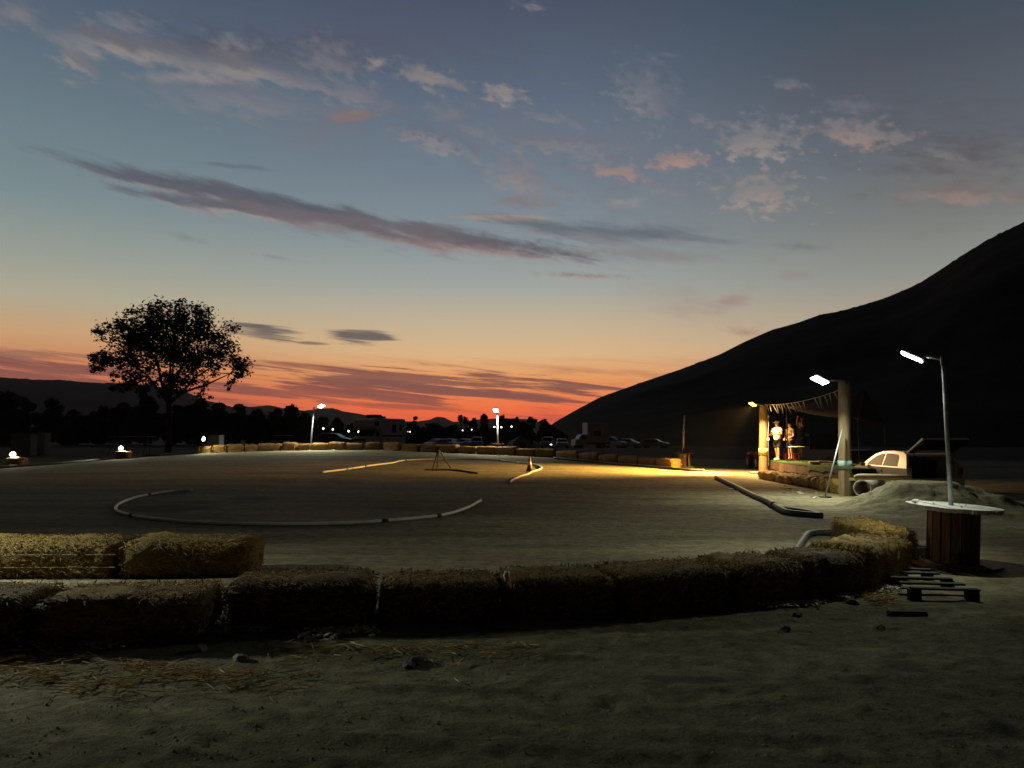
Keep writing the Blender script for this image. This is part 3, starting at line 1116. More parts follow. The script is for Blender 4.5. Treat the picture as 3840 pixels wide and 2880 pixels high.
def wood_post(name, label, loc, h, r, band, bz, bh, lean, band_m, seed):
    t = thing(name, label, 'wooden post', loc, 0, 'tall wooden posts of the driver stand')
    n = 22
    vs, fs = [], []
    for i in range(n + 1):
        k = i / n
        for j in range(20):
            a = 2 * math.pi * j / 20
            rr = r * (1 - .14 * k) * (1 + .035 * mnoise.noise(Vector((math.cos(a) * 2, math.sin(a) * 2, k * 4 + seed))))
            vs.append((rr * math.cos(a) + lean * k, rr * math.sin(a), -.1 + (h + .1) * k))
    for i in range(n):
        for j in range(20):
            a, b = i * 20 + j, i * 20 + (j + 1) % 20
            fs.append((a, b, b + 20, a + 20))
    fs.append(tuple(range(n * 20, (n + 1) * 20)))
    mb = MB()
    mb.v, mb.f = vs, fs
    mb.build('shaft', WOOD_POLE, t, True)
    kk = (bz + bh / 2) / h
    MB().lathe([(r * 1.0 + .012, bz), (r * .98 + .012, bz + bh)], 24, (lean * kk, 0, 0)).build('painted_band', band_m, t, True)
    return t


tl = wood_post('wooden_post', 'amber-lit wooden post with a yellowish painted band beside the white-shirted person', PL, 2.86, .185, True, .75, .27, .06, PAINT_YEL, 1)
cbl = MB()
cx, cy = .16, -.17
cbl.tube([(cx + .02, cy, 2.5), (cx + .03, cy - .03, 2.0), (cx, cy - .02, 1.55), (cx, cy - .02, .3)], .012, 6).build('cable', GREYPLASTIC, tl, True)
MB().rbox((cx + .03, cy - .03, 2.33), (.07, .05, .1), .012).build('junction_box', WHITE_BAND, tl)
MB().rbox((cx + .0, cy - .03, 1.39), (.1, .06, .13), .02).build('junction_box', WHITE_BAND, tl)
tr = wood_post('wooden_post', 'thick pale wooden post with a teal painted band beside the dirt heap', PR, 2.98, .165, True, .70, .21, .05, PAINT_TEAL, 5)
MB().box((.12, -.19, .44), (.19, .02, .07)).build('nailed_board', PAINT_YEL, tr)

t = thing('flood_lamp', 'glowing amber lamp on an arm at the top of the left wooden post', 'lamp', (PL.x, PL.y, PL.z), 0, GL)
hp = PD(2822, 1513, 31.2) - PL
lamp_head(t, (.0, -.17, 2.80), hp, (.42, .2, .06), LED_AMBER, 800, (1, .60, .24), rad(10), .022, pitch=rad(15), spread=150)
sd = bpy.data.lights.new('amber_throw', 'SPOT')          # the forward throw of the same lamp
sd.energy = 32000
sd.color = (1, .55, .13)
sd.spot_size = rad(78)
sd.spot_blend = .9
sd.shadow_soft_size = .08
so = bpy.data.objects.new('amber_throw', sd)
C.objects.link(so)
so.parent = t
so.location = hp + Vector((0, 0, -.09))
so.rotation_euler = Vector((-.84, -.06, -.6)).to_track_quat('-Z', 'Y').to_euler()
t = thing('flood_lamp', 'long bright white lamp reaching left from the top of the right wooden post', 'lamp', (PR.x, PR.y, PR.z), 0, GL)
hp = PD(3073, 1421, 19.4) - PR
lamp_head(t, (.0, -.17, 2.96), hp, (.56, .22, .06), LED, 125, WHITE, rad(18), .022, pitch=rad(15), spread=140)

# left far street lamp
b0 = PD(1163, 1662, 47.2)
b0.z = ground_z(b0.x, b0.y)
t = thing('street_lamp', 'thin leaning street lamp behind the far bales, left of the motorhome', 'street lamp', b0, 0, GL)
tp = PD(1178, 1526, 47.2) - b0
a1 = PD(1174, 1541, 47.2) - b0
MB().tube([(0, 0, -.2), tp], [.05, .045], 10).build('pole', GALV, t, True)
hp = PD(1205, 1521, 46.4) - b0
lamp_head(t, a1, hp, (.56, .3, .05), LED_WARM, 300, (1, .97, .78), rad(-20), .022)
# middle lamp on a far reel
b0 = PD(1868, 1668, 45.2)
b0.z = ground_z(b0.x, b0.y)
MID = b0.copy()
t = thing('street_lamp', 'far street lamp with a round glowing head, standing above the middle of the far bales', 'street lamp', b0 + Vector((0, 0, .45)), 0, GL)
tp = PD(1865, 1548, 45.2) - Vector(t.location)
MB().tube([(0, 0, -.2), tp], [.055, .05], 10).build('pole', GALV, t, True)
hp = PD(1860, 1537, 44.6) - Vector(t.location)
lamp_head(t, tp, hp, (.62, .3, .05), LED_WARM, 260, (1, .93, .74), rad(4), .03)
# assumed lamp pole, out of view at left, added to light the near bales
t = thing('street_lamp', 'assumed galvanised street lamp out of view on the near left side of the track, added to light the nearest bales', 'street lamp', (-9.9, 8.6, 0), 0, GL)
MB().tube([(0, 0, 0), (0, 0, 2.6)], [.045, .035], 12).build('pole', GALV, t, True)
lamp_head(t, (0, 0, 2.55), (.75, .02, 2.66), (.31, .115, .04), LED, 125, WHITE, rad(-11), pitch=rad(38), spread=90)


# ------------------------------------------------------------------ cable reels
def cable_reel(label, loc, rt, rb, rc, h, top_m, core_m, rz=0.0, tilt=0.0, seed=1, pitch=0.0, group='wooden cable reels used as lamp bases'):
    t = thing('cable_reel', label, 'cable reel', loc, rz, group)
    rnd = random.Random(seed)

    def disc(z0, th, r, name, m):
        mb = MB()
        n = 7
        w = 2 * r / n
        for i in range(n):
            x0, x1 = -r + i * w + .004, -r + (i + 1) * w - .004
            pts = []
            for k in range(7):
                x = x0 + (x1 - x0) * k / 6
                pts.append((x, math.sqrt(max(0, r * r - x * x)) + rnd.uniform(-.006, .006)))
            poly = pts + [(x, -y) for x, y in reversed(pts)]
            dz = rnd.uniform(-.003, .003)
            N_ = len(poly)
            vs = [(x, y, z0 + dz) for x, y in poly] + [(x, y, z0 + th + dz) for x, y in poly]
            fs = [tuple(reversed(range(N_))), tuple(range(N_, 2 * N_))]
            for q in range(N_):
                fs.append((q, (q + 1) % N_, (q + 1) % N_ + N_, q + N_))
            mb.add(vs, fs)
        mb.build(name, m, t)
    disc(0, .05, rb, 'bottom_disc', core_m)
    disc(h - .05, .05, rt, 'top_disc', top_m)
    mb = MB()
    n = 16
    for i in range(n):
        a = 2 * math.pi * i / n
        if rnd.random() < .08:
            continue
        w = 2 * math.pi * rc / n * rnd.uniform(.86, .97)
        R = Matrix.Rotation(a, 3, 'Z')
        mb.box(R @ Vector((rc, 0, h / 2)), (.03, w, h - .104), R)
    mb.build('core', core_m, t)
    for i in range(3):
        a = 2 * math.pi * i / 3 + .4
        MB().tube([(rc * .8 * math.cos(a), rc * .8 * math.sin(a), h - .03), (rc * .8 * math.cos(a), rc * .8 * math.sin(a), h + .012)], .012, 6).build('bolt', STEEL_DK, t)
    t.rotation_euler = (pitch, tilt, rz)
    return t


cr = cable_reel('large wooden cable reel with a pale round top holding the tall lamp', reel_c, .535, .53, .275, .735, WOOD_TOP, WOOD_REEL, 0, .05, pitch=.02)
o = MB().blob((0, 0, .02), (.05, .03, .025), 3, .3).build('crumpled_paper', WHITE_BAND)
o.location = (reel_c.x - .44, reel_c.y - .02, .77)
tag(o, 'scrap of crumpled white paper on the left edge of the large reel top', 'paper scrap')
br = PD(2567, 1742, 34.6)
br.z = ground_z(br.x, br.y)
cable_reel('far wooden cable reel carrying the bare lampless pole, right of the low bales', br, .46, .42, .24, .66, WOOD_REEL, WOOD_PLANK, .3, 0, 4)
t = thing('bare_pole', 'thin bare pole without a lamp standing in the far cable reel', 'pole', (br.x, br.y, br.z + .3), 0)
tp = PD(2567, 1558, 34.6) - Vector(t.location)
tb = PD(2560, 1700, 34.6) - Vector(t.location)
MB().tube([(tb.x, 0, 0), tp], [.045, .035], 10).build('pole', GALV, t, True)
cable_reel('small far cable reel under the middle street lamp, half hidden by the bales', MID, .4, .4, .22, .58, WOOD_REEL, WOOD_REEL, .3, 0, 9)


# ------------------------------------------------------------------ floodlights on bales at the left
def floodlight(label, u, v, d, aim, led, power):
    p = PD(u, v, d)
    g0 = ground_z(p.x, p.y)
    top = p.z - .16
    t = thing('floodlight', label, 'floodlight', (p.x, p.y, top), math.atan2(aim.y, aim.x), 'floodlights on bales along the left side')
    MB().tube([(0, -.17, .17), (0, -.17, .02), (0, .17, .02), (0, .17, .17)], .012, 6).build('stand', STEEL_DK, t)
    R = Matrix.Rotation(rad(12), 3, 'Y')
    h = MB().rbox((-.02, 0, .17), (.09, .26, .24), .03, R).build('housing', STEEL_DK, t)
    MB().lathe([(0, -.01), (.1, -.008), (.12, 0), (.1, .012), (0, .02)], 18, R @ Vector((.05, 0, 0)) + Vector((-.02, 0, .17)), R @ Matrix.Rotation(rad(90), 3, 'Y')).build('lens', led, h)
    d_ = bpy.data.lights.new('flood_light', 'SPOT')
    d_.energy = power
    d_.color = (1, .98, .70)
    d_.spot_size = rad(172)
    d_.spot_blend = .6
    d_.shadow_soft_size = .1
    o = bpy.data.objects.new('flood_light', d_)
    C.objects.link(o)
    o.parent = t
    o.location = (.08, 0, .17)
    o.rotation_euler = (0, -rad(90 - 24), 0)
    return top


fl = [('floodlight glowing on the straw bale at the far left edge', 47, 1704, 36.5, Vector((.75, -.65, 0)), 260),
      ('floodlight glowing on the middle left straw bale, right of the leftmost one', 452, 1681, 42, Vector((.8, -.6, 0)), 260),
      ('floodlight glowing on the first bale of the far row, right of the tree trunk', 762, 1646, 44.3, Vector((.95, -.3, 0)), 260)]
tops = [floodlight(a, u, v, d, aim, FLOOD, pw) for a, u, v, d, aim, pw in fl]
for (lab, u0, u1, d, i) in (('low straw bale under the leftmost floodlight, lit yellow on top', 30, 96, 36.4, 0), ('low straw bale under the middle floodlight', 436, 490, 41.9, 1)):
    a, b = PD(u0, 1740, d), PD(u1, 1740, d)
    g0 = ground_z(a.x, a.y)
    a.z = b.z = g0
    bale('straw_bale', lab, a - Vector((0, .3, 0)), b - Vector((0, .3, 0)), .6, tops[i] - g0, 180 + i, 300, m=STRAW_FAR, step=.1, sw=.01, z=g0,
         group='straw bales carrying floodlights on the left')


# ------------------------------------------------------------------ pipes
def smooth_path(pts, k=6):
    out = []
    P = [pts[0]] + pts + [pts[-1]]
    for i in range(1, len(P) - 2):
        p0, p1, p2, p3 = P[i - 1], P[i], P[i + 1], P[i + 2]
        for j in range(k):
            t = j / k
            out.append(.5 * ((2 * p1) + (p2 - p0) * t + (2 * p0 - 5 * p1 + 4 * p2 - p3) * t * t + (3 * p1 - p0 - 3 * p2 + p3) * t ** 3))
    out.append(pts[-1])
    return out


def ground_pipe(name, label, px, r, m, cat='pipe', k=6, lift=0, bands=(), seed=0):
    pts = [GP(u, v) for u, v in px]
    pts = smooth_path(pts, k)
    for p in pts:
        p.z = ground_z(p.x, p.y) + r * .9 + lift + .01 * mnoise.noise(Vector((p.x, p.y, seed)))
    c = pts[0].copy()
    q = [p - c for p in pts]
    if bands:
        t = thing(name, label, cat, c)
        MB().tube(q, r, 10).build('run', m, t, True)
        for f in bands:
            i = int(f * (len(q) - 1))
            i = min(max(i, 1), len(q) - 2)
            dd = (q[i + 1] - q[i - 1]).normalized()
            MB().tube([q[i] - dd * r * 2.0, q[i] + dd * r * 2.0], r * 1.28, 10).build('coupling', BLACKPLASTIC, t, True)
        return t
    o = MB().tube(q, r, 10).build(name, m, None, True)
    o.location = c
    return tag(o, label, cat)


ground_pipe('track_pipe', 'long white pipe curving in a wide arc across the near track', [(722, 1842), (650, 1845), (570, 1856), (500, 1872), (448, 1893), (433, 1911), (455, 1927),
            (520, 1942), (640, 1957), (800, 1967), (1000, 1971), (1200, 1969), (1380, 1962), (1560, 1948), (1680, 1932), (1760, 1904), (1803, 1881)], .030, PVC,
            bands=(.14, .42, .78, .86))
ground_pipe('track_pipe', 'pale pipe running left from behind the tripod on the far track', [(1207, 1774), (1300, 1762), (1400, 1747), (1470, 1738), (1520, 1728), (1600, 1725), (1700, 1724),
            (1790, 1725), (1860, 1728), (1940, 1735)], .033, PVC, bands=(.2, .45, .92))
ground_pipe('track_pipe', 'hooked white pipe around the traffic cone', [(1940, 1736), (1990, 1742), (2018, 1748), (2031, 1756), (2024, 1763), (2000, 1770), (1980, 1780), (1950, 1790),
            (1925, 1802), (1912, 1815)], .034, PVC)
ground_pipe('drain_pipe', 'flattened black drain pipe edging the low bales', [(2078, 1721), (2160, 1729), (2260, 1738), (2360, 1748), (2440, 1755), (2520, 1762), (2580, 1767), (2640, 1769)], .06,
            BLACKPLASTIC)
ground_pipe('drain_pipe', 'black pipe edging the left side of the track under the floodlights', [(-200, 1771), (0, 1756), (120, 1748), (250, 1738), (420, 1722), (560, 1710), (740, 1702)], .06,
            BLACKPLASTIC)
ground_pipe('drain_pipe', 'long black drain pipe lying across the lit ground and bent at its near end', [(2684, 1796), (2750, 1827), (2820, 1864), (2880, 1890), (2900, 1902), (2935, 1923), (2960, 1932),
            (3010, 1938), (3085, 1944)], .06, BLACKPLASTIC, k=4, bands=(.5,))
ground_pipe('drain_pipe', 'short black drain pipe lying behind the bent end of the long one', [(2928, 1913), (2990, 1921), (3040, 1929), (3070, 1938)], .045, BLACKPLASTIC)
ground_pipe('drain_pipe', 'black drain pipe bent at a right angle behind the near bales', [(2968, 2110), (2992, 2070), (3010, 2042), (3030, 2017), (3060, 2010), (3110, 2009), (3160, 2013),
            (3225, 2020)], .055, BLACKPLASTIC, k=4)

# tripod with mat and stick, traffic cone
apex = PD(1643, 1692, 30.5)
apx = apex.copy()
feet = [GP(1622, 1764), GP(1638, 1766), GP(1690, 1756)]
cc = sum(feet, Vector((0, 0, 0))) / 3
ap = PD(1645, 1692, cc.y)
t = thing('tripod', 'thin three-legged wooden tripod standing in the middle of the track', 'tripod', (cc.x, cc.y, cc.z))
for i, f in enumerate(feet):
    MB().tube([f - cc + Vector((0, 0, .01)), ap - cc + Vector((.02 * (i - 1), 0, .04))], .028, 7).build('leg', WOOD_DARK, t)
MB().tube([ap - cc + Vector((-.05, 0, -.05)), ap - cc + Vector((.05, 0, -.02))], .05, 8).build('lashing', TWINE, t)
m0, m1 = GP(1632, 1759), GP(1700, 1768)
o = MB().blob((0, 0, .02), ((m1 - m0).length / 2, .28, .035), 5, .5).build('ground_mat', ROCK_DK, None, True)
o.location = (m0 + m1) / 2
tag(o, 'dark crumpled mat lying between the tripod feet', 'mat')
ground_pipe('wooden_stick', 'long dark stick lying on the track right of the tripod', [(1692, 1763), (1740, 1769), (1790, 1777)], .03, WOOD_DARK, 'stick')
cp = GP(1986, 1767)
t = thing('traffic_cone', 'small orange traffic cone with a pale collar beside the hooked pipe', 'traffic cone', cp)
MB().rbox((0, 0, .012), (.30, .30, .03), .01).build('base', ORANGE, t)
cn = MB().lathe([(.125, .02), (.10, .14), (.035, .50), (.03, .52)], 18).build('cone', ORANGE, t, True)
MB().lathe([(.088, .22), (.062, .36)], 18).build('collar', WHITE_BAND, cn, True)

# ------------------------------------------------------------------ driver stand
A_, B_ = Vector((10.78, 33.2)), Vector((10.02, 23.4))
DZ = .60
D4 = [B_, Vector((11.05, 23.5)), Vector((11.05, 26.7)), Vector((12.4, 26.8)), Vector((12.6, 33.4)), A_]
st = thing('driver_stand', 'low wooden driver stand covered with green turf, between the two wooden posts', 'platform', (12, 28, 0))
o2 = Vector((12, 28))
poly = [p - o2 for p in D4]
vs = [(p.x, p.y, DZ - .05) for p in poly] + [(p.x, p.y, DZ) for p in poly]
K_ = len(poly)
MB().add(vs, [tuple(reversed(range(K_))), tuple(range(K_, 2 * K_))] + [(i, (i + 1) % K_, (i + 1) % K_ + K_, i + K_) for i in range(K_)]).build('turf', TURF, st)
mb, tb_, rnd = MB(), MB(), random.Random(5)


def fascia(p, q, mbx, tz0, tz1, w=.14, off=.015):
    d = q - p
    L = d.length
    d.normalize()
    nr = Vector((d.y, -d.x))
    n = int(L / w)
    for i in range(n):
        c = p + d * ((i + .5) * L / n) + nr * off
        R = Matrix.Rotation(math.atan2(d.y, d.x), 3, 'Z')
        z1, z0 = tz1 - rnd.uniform(0, .015), tz0 + rnd.uniform(0, .05)
        mbx.box((c.x, c.y, (z0 + z1) / 2), (L / n * .9, .02 + rnd.uniform(0, .006), z1 - z0), R)


fascia(poly[-1], poly[0], mb, .22, DZ - .06)
fascia(poly[0], poly[1], mb, .12, DZ - .06)
mb.build('fascia_board', FASCIA, st)


def skirt(p, q, mbx, drop, off=.035):
    d = q - p
    L = d.length
    d.normalize()
    nr = Vector((d.y, -d.x))
    n = int(L / .12)
    vs, fs = [], []
    for i in range(n + 1):
        k = i / n
        c = p + d * (k * L)
        dr = drop * (1 + .5 * mnoise.noise(Vector((k * 9, drop * 9, 0))))
        for (of, zz) in ((-.02, DZ + .006), (off, DZ - .004), (off + .012, DZ - dr)):
            vs.append((c.x + nr.x * of, c.y + nr.y * of, zz))
    for i in range(n):
        for j in range(2):
            a = i * 3 + j
            fs.append((a, a + 3, a + 4, a + 1))
    mbx.add(vs, fs)


skirt(poly[-1] * .35 + poly[0] * .65, poly[0], tb_, .17)
skirt(poly[0], poly[1], tb_, .13)
tb_.build('turf_edge', TURF, st, True)
for i, p in enumerate((poly[0] + Vector((.12, .12)), poly[1] + Vector((-.12, .12)), poly[3] + Vector((-.15, .15)), (poly[0] + poly[-1]) / 2 + Vector((.15, 0)))):
    MB().box((p.x, p.y, .26), (.1, .1, .58)).build('leg', WOOD_DARK, st)
bo = PD(2866, 1768, 31.4)
o = MB().rbox((0, 0, .05), (1.05, .35, .07), .012).build('wooden_board', WOOD_TOP)
o.location = (bo.x - .08, bo.y, .06)
tag(o, 'short pale board lying at the foot of the left wooden post', 'board')
# planks on the deck
pk = PD(3092, 1735, 27.2)
o = MB().box((0, 0, .075), (1.05, .3, .05)).box((-.32, 0, .03), (.3, .28, .045)).box((.42, -.02, .03), (.3, .3, .045)).build('plank_bench', WOOD_PLANK)
o.location = (pk.x, pk.y, DZ)
o.rotation_euler = (0, 0, rad(-6))
tag(o, 'low pale plank bench lying on the driver stand left of the right post', 'bench')
o = MB().rbox((0, 0, .022), (.34, .1, .04), .012).build('wooden_board', WOOD_PLANK)
q = PD(3086, 1722, 27.2)
o.location = (q.x, q.y, DZ + .103)
tag(o, 'short board stacked on the pale plank bench', 'board')
# table on the deck
tq = PD(2986, 1674, 30.2)
t = thing('side_table', 'small round table with thin legs on the driver stand behind the white-shirted person', 'table', (tq.x, tq.y, DZ))
th = tq.z - DZ
MB().lathe([(.0, th - .03), (.31, th - .028), (.32, th - .012), (.31, th), (0, th)], 28).build('tabletop', WHITE_BAND, t)
for i in range(4):
    a = rad(45 + 90 * i)
    MB().tube([(.2 * math.cos(a), .2 * math.sin(a), th - .03), (.25 * math.cos(a), .25 * math.sin(a), 0)], .013, 7).build('leg', STEEL_DK, t)
# red toolbox
rq = PD(2972, 1722, 32.0)
t = thing('storage_box', 'bright red plastic storage box behind the round table', 'box', (rq.x, rq.y, DZ))
MB().rbox((0, 0, .12), (.60, .34, .24), .02).build('tub', RED, t)
MB().rbox((0, 0, .262), (.63, .37, .04), .015).build('lid', RED, t)
MB().tube([(.33, -.1, .1), (.38, -.1, .16), (.38, .1, .16), (.33, .1, .1)], .014, 6).build('handle', WHITE_BAND, t)

# ------------------------------------------------------------------ people
def baked_skin(name, verts, edges, radii, m, parent, sub=1, root=0):
    me = bpy.data.meshes.new(name)
    me.from_pydata([tuple(v) for v in verts], edges, [])
    o = bpy.data.objects.new(name, me)
    C.objects.link(o)
    md = o.modifiers.new('skin', 'SKIN')
    md.use_smooth_shade = True
    sv = me.skin_vertices[0].data
    for i, r in enumerate(radii):
        rr = r if isinstance(r, tuple) else (r, r)
        sv[i].radius = rr
        sv[i].use_root = (i == root)
    if sub:
        s = o.modifiers.new('sub', 'SUBSURF')
        s.levels = s.render_levels = sub
    dg = bpy.context.evaluated_depsgraph_get()
    dg.update()
    nm = bpy.data.meshes.new_from_object(o.evaluated_get(dg))
    bpy.data.objects.remove(o)
    nm.name = name
    nm.materials.clear()
    nm.materials.append(m)
    nm.polygons.foreach_set('use_smooth', [True] * len(nm.polygons))
    q = bpy.data.objects.new(name, nm)
    C.objects.link(q)
    q.parent = parent
    return q


class Skel:
    def __init__(s):
        s.v, s.e, s.r, s.n = [], [], [], {}

    def add(s, nm, p, r, par=None):
        s.n[nm] = len(s.v)
        s.v.append(Vector(p))
        s.r.append(r)
        if par is not None:
            s.e.append((s.n[par], s.n[nm]))


def person(label, loc, rz, S, elbows, hands, shirt_m, short_m, hair='cap', feet=None, sleeve=.62, curl=.5, headyaw=0.0):
    """front is local +x, left is local +y; elbows and hands are (left, right) points in metres at full scale"""
    t = thing('person', label, 'person', loc, rz)
    k = Skel()
    k.add('pelvis', (0, 0, .93), (.125, .15))
    k.add('waist', (.0, 0, 1.08), (.115, .14), 'pelvis')
    k.add('chest', (0, 0, 1.28), (.125, .165), 'waist')
    k.add('collar', (-.005, 0, 1.41), (.08, .12), 'chest')
    k.add('neck', (.0, 0, 1.47), .054, 'collar')
    k.add('jaw', (.02, 0, 1.545), (.066, .062), 'neck')
    k.add('face', (.022, 0, 1.62), (.092, .078), 'jaw')
    k.add('skull', (.005, 0, 1.69), (.082, .07), 'face')
    hy, hxs = math.sin(headyaw), math.cos(headyaw)
    k.add('nose', (.022 + .105 * hxs, .105 * hy, 1.605), .014, 'face')
    feet = feet or [(0.02, .12), (-.02, -.12)]
    for s_, nm in ((0, 'l'), (1, 'r')):
        sg = 1 if s_ == 0 else -1
        fx, fy = feet[s_]
        k.add('hip' + nm, (0, sg * .095, .86), .09, 'pelvis')
        k.add('knee' + nm, (fx * .5 + .03, sg * .10 * .5 + fy * .5, .48), .058, 'hip' + nm)
        k.add('calf' + nm, (fx * .8, fy, .3), .055, 'knee' + nm)
        k.add('ankle' + nm, (fx, fy, .085), .04, 'calf' + nm)
        k.add('heel' + nm, (fx - .03, fy, .04), .036, 'ankle' + nm)
        k.add('toe' + nm, (fx + .17, fy + sg * .03, .03), .03, 'ankle' + nm)
        k.add('sho' + nm, (0, sg * .185, 1.385), .062, 'collar')
        E, Hd = Vector(elbows[s_]), Vector(hands[s_])
        k.add('elb' + nm, E, .042, 'sho' + nm)
        k.add('wri' + nm, E + (Hd - E) * .86, .029, 'elb' + nm)
        dv = (Hd - E).normalized()
        k.add('palm' + nm, Hd, (.034, .026), 'wri' + nm)
        side = dv.cross(Vector((0, 0, 1)))
        side = side.normalized() if side.length > .1 else Vector((0, 1, 0))
        dn = side.cross(dv).normalized()
        for fi, (of, ln) in enumerate(((-.03, .062), (-.011, .074), (.010, .07), (.029, .055))):
            a = Hd + side * of + dv * .035
            k.add(f'f{nm}{fi}a', a, .0095, 'palm' + nm)
            b = a + (dv * .8 - dn * curl) * ln * .55
            k.add(f'f{nm}{fi}b', b, .009, f'f{nm}{fi}a')
            k.add(f'f{nm}{fi}c', b + (dv * .35 - dn * curl * 1.4) * ln * .5, .008, f'f{nm}{fi}b')
        th = Hd - side * sg * -.03 * 1.0
        k.add('th' + nm + 'a', Hd + side * .038 * (-sg) + dv * .004, .011, 'palm' + nm)
        k.add('th' + nm + 'b', Hd + side * .05 * (-sg) + dv * .045 - dn * .01, .0095, 'th' + nm + 'a')
    sc = lambda L: [v * S for v in L]
    rs = lambda L, q=1: [tuple(x * S * q for x in r) if isinstance(r, tuple) else r * S * q for r in L]
    baked_skin('body', sc(k.v), k.e, rs(k.r), SKIN, t, 2)
    # shirt: torso and sleeves
    q = Skel()
    q.add('hem', (0, 0, .84), (.155, .185))
    q.add('waist', (.0, 0, 1.02), (.15, .18), 'hem')
    q.add('chest', (0, 0, 1.27), (.155, .195), 'waist')
    q.add('collar', (-.005, 0, 1.40), (.09, .13), 'chest')
    q.add('neck', (-.003, 0, 1.452), .07, 'collar')
    for s_, nm in ((0, 'l'), (1, 'r')):
        sg = 1 if s_ == 0 else -1
        sh = Vector((0, sg * .185, 1.385))
        q.add('sho' + nm, sh, .085, 'collar')
        q.add('slv' + nm, sh + (Vector(elbows[s_]) - sh) * sleeve, .078, 'sho' + nm)
    baked_skin('shirt', sc(q.v), q.e, rs(q.r), shirt_m, t, 2)
    q = Skel()
    q.add('belt', (0, 0, 1.0), (.125, .155))
    q.add('seat', (0, 0, .9), (.14, .17), 'belt')
    for s_, nm in ((0, 'l'), (1, 'r')):
        sg = 1 if s_ == 0 else -1
        fx, fy = feet[s_]
        q.add('hip' + nm, (0, sg * .1, .8), .115, 'seat')
        q.add('leg' + nm, (fx * .5 + .02, sg * .055 + fy * .5, .52), .098, 'hip' + nm)
    baked_skin('shorts', sc(q.v), q.e, rs(q.r), short_m, t, 2)
    for s_, sg in ((0, 1), (1, -1)):
        fx, fy = feet[s_]
        MB().blob((fx * S + .06 * S, (fy + sg * .012) * S, .045 * S), (.15 * S, .055 * S, .05 * S), s_, .1).build('shoe', WHITE_BAND if hair == 'cap' else CLOTH_DARK, t, True)
    hc = Vector((.008, 0, 1.665)) * S
    if hair == 'cap':
        mb = MB().lathe([(.094 * S, -.01 * S), (.092 * S, .03 * S), (.07 * S, .075 * S), (.03 * S, .095 * S), (0, .1 * S)], 16, hc)
        mb.rbox(hc + Vector((.12 * hxs, .12 * hy, -.005)) * S, (.13 * S, .13 * S, .012 * S), .005, Matrix.Rotation(headyaw, 3, 'Z'))
        mb.build('cap', CLOTH_WHITE, t, True)
        MB().blob(hc + Vector((-.035, 0, -.03)) * S, (.075 * S, .082 * S, .06 * S), 2, .15).build('hair', HAIR, t, True)
    else:
        MB().blob(hc + Vector((-.022, 0, .0)) * S, (.095 * S, .09 * S, .09 * S), 4, .2).build('hair', HAIR, t, True)
    for sg in (-1, 1):
        p = Vector((.022, 0, 1.625)) + Vector((.085 * hxs - .03 * sg * -hy, .085 * hy + .03 * sg * hxs, 0))
        MB().blob(p * S, (.012 * S, .012 * S, .009 * S), 1, 0, 1).build('eye', CLOTH_DARK, t)
    return t


p1 = PD(2917, 1726, 31.8)
person('person in a white T-shirt, dark shorts and pale cap holding a controller', (p1.x, p1.y, DZ), rad(208), .935,
       [(.02, .27, 1.15), (.08, -.25, 1.10)], [(.34, .10, 1.14), (.36, -.06, 1.12)], CLOTH_WHITE, CLOTH_DARK, 'cap', [(.10, .13), (-.10, -.12)], .66)
f1 = Matrix.Rotation(rad(208), 3, 'Z') @ Vector((.39, .02, 1.12)) * .935
t = thing('controller', 'small handheld controller in the hands of the white-shirted person', 'controller', (p1.x + f1.x, p1.y + f1.y, DZ + f1.z), rad(208))
MB().rbox((0, 0, 0), (.09, .15, .07), .015).build('case', CLOTH_DARK, t)
MB().tube([(.02, 0, .03), (.05, 0, .17)], .004, 6).build('aerial', GALV, t)
p2 = PD(2977, 1725, 31.2)
person('person in a dark patterned shirt standing behind the round table looking down', (p2.x, p2.y + .35, DZ), rad(200), .90,
       [(.04, .27, 1.12), (.04, -.27, 1.12)], [(.24, .12, .98), (.26, -.08, .97)], CLOTH_PATTERN, CLOTH_DARK, 'hair', [(.04, .12), (-.05, -.12)], .7)
p3 = PD(3006, 1722, 33.0)
person('person in dark clothes right of the table with one arm raised over the head', (p3.x, p3.y, DZ), rad(190), .96,
       [(.10, .25, 1.58), (.06, -.22, 1.66)], [(.06, .20, 1.66 + .12), (.12, -.02, 1.90)], CLOTH_DARK, CLOTH_DARK, 'hair', [(.06, .12), (-.03, -.12)], .5)

# ------------------------------------------------------------------ pennant string
t = thing('pennant_string', 'string of pale triangular pennants sagging between the two wooden posts', 'bunting', (PL.x, PL.y, 0))
pa, pb = PD(2868, 1517, 31.8), PD(3166, 1456, 20.05)
pts = []
for i in range(41):
    k = i / 40
    p = pa * (1 - k) + pb * k
    p.z -= 4 * .14 * k * (1 - k) + .10 * math.exp(-((k - .93) / .05) ** 2) * 0
    pts.append(p - Vector(t.location))
MB().tube(pts, .008, 5).build('cord', TWINE, t)
rnd = random.Random(3)


def px_k(u):
    """parameter of the cord whose projection falls on column u"""
    best = min(range(2001), key=lambda i: abs(1920 + F * ((pa.x + (pb.x - pa.x) * i / 2000) / ((pa.y + (pb.y - pa.y) * i / 2000))) - u))
    return best / 2000


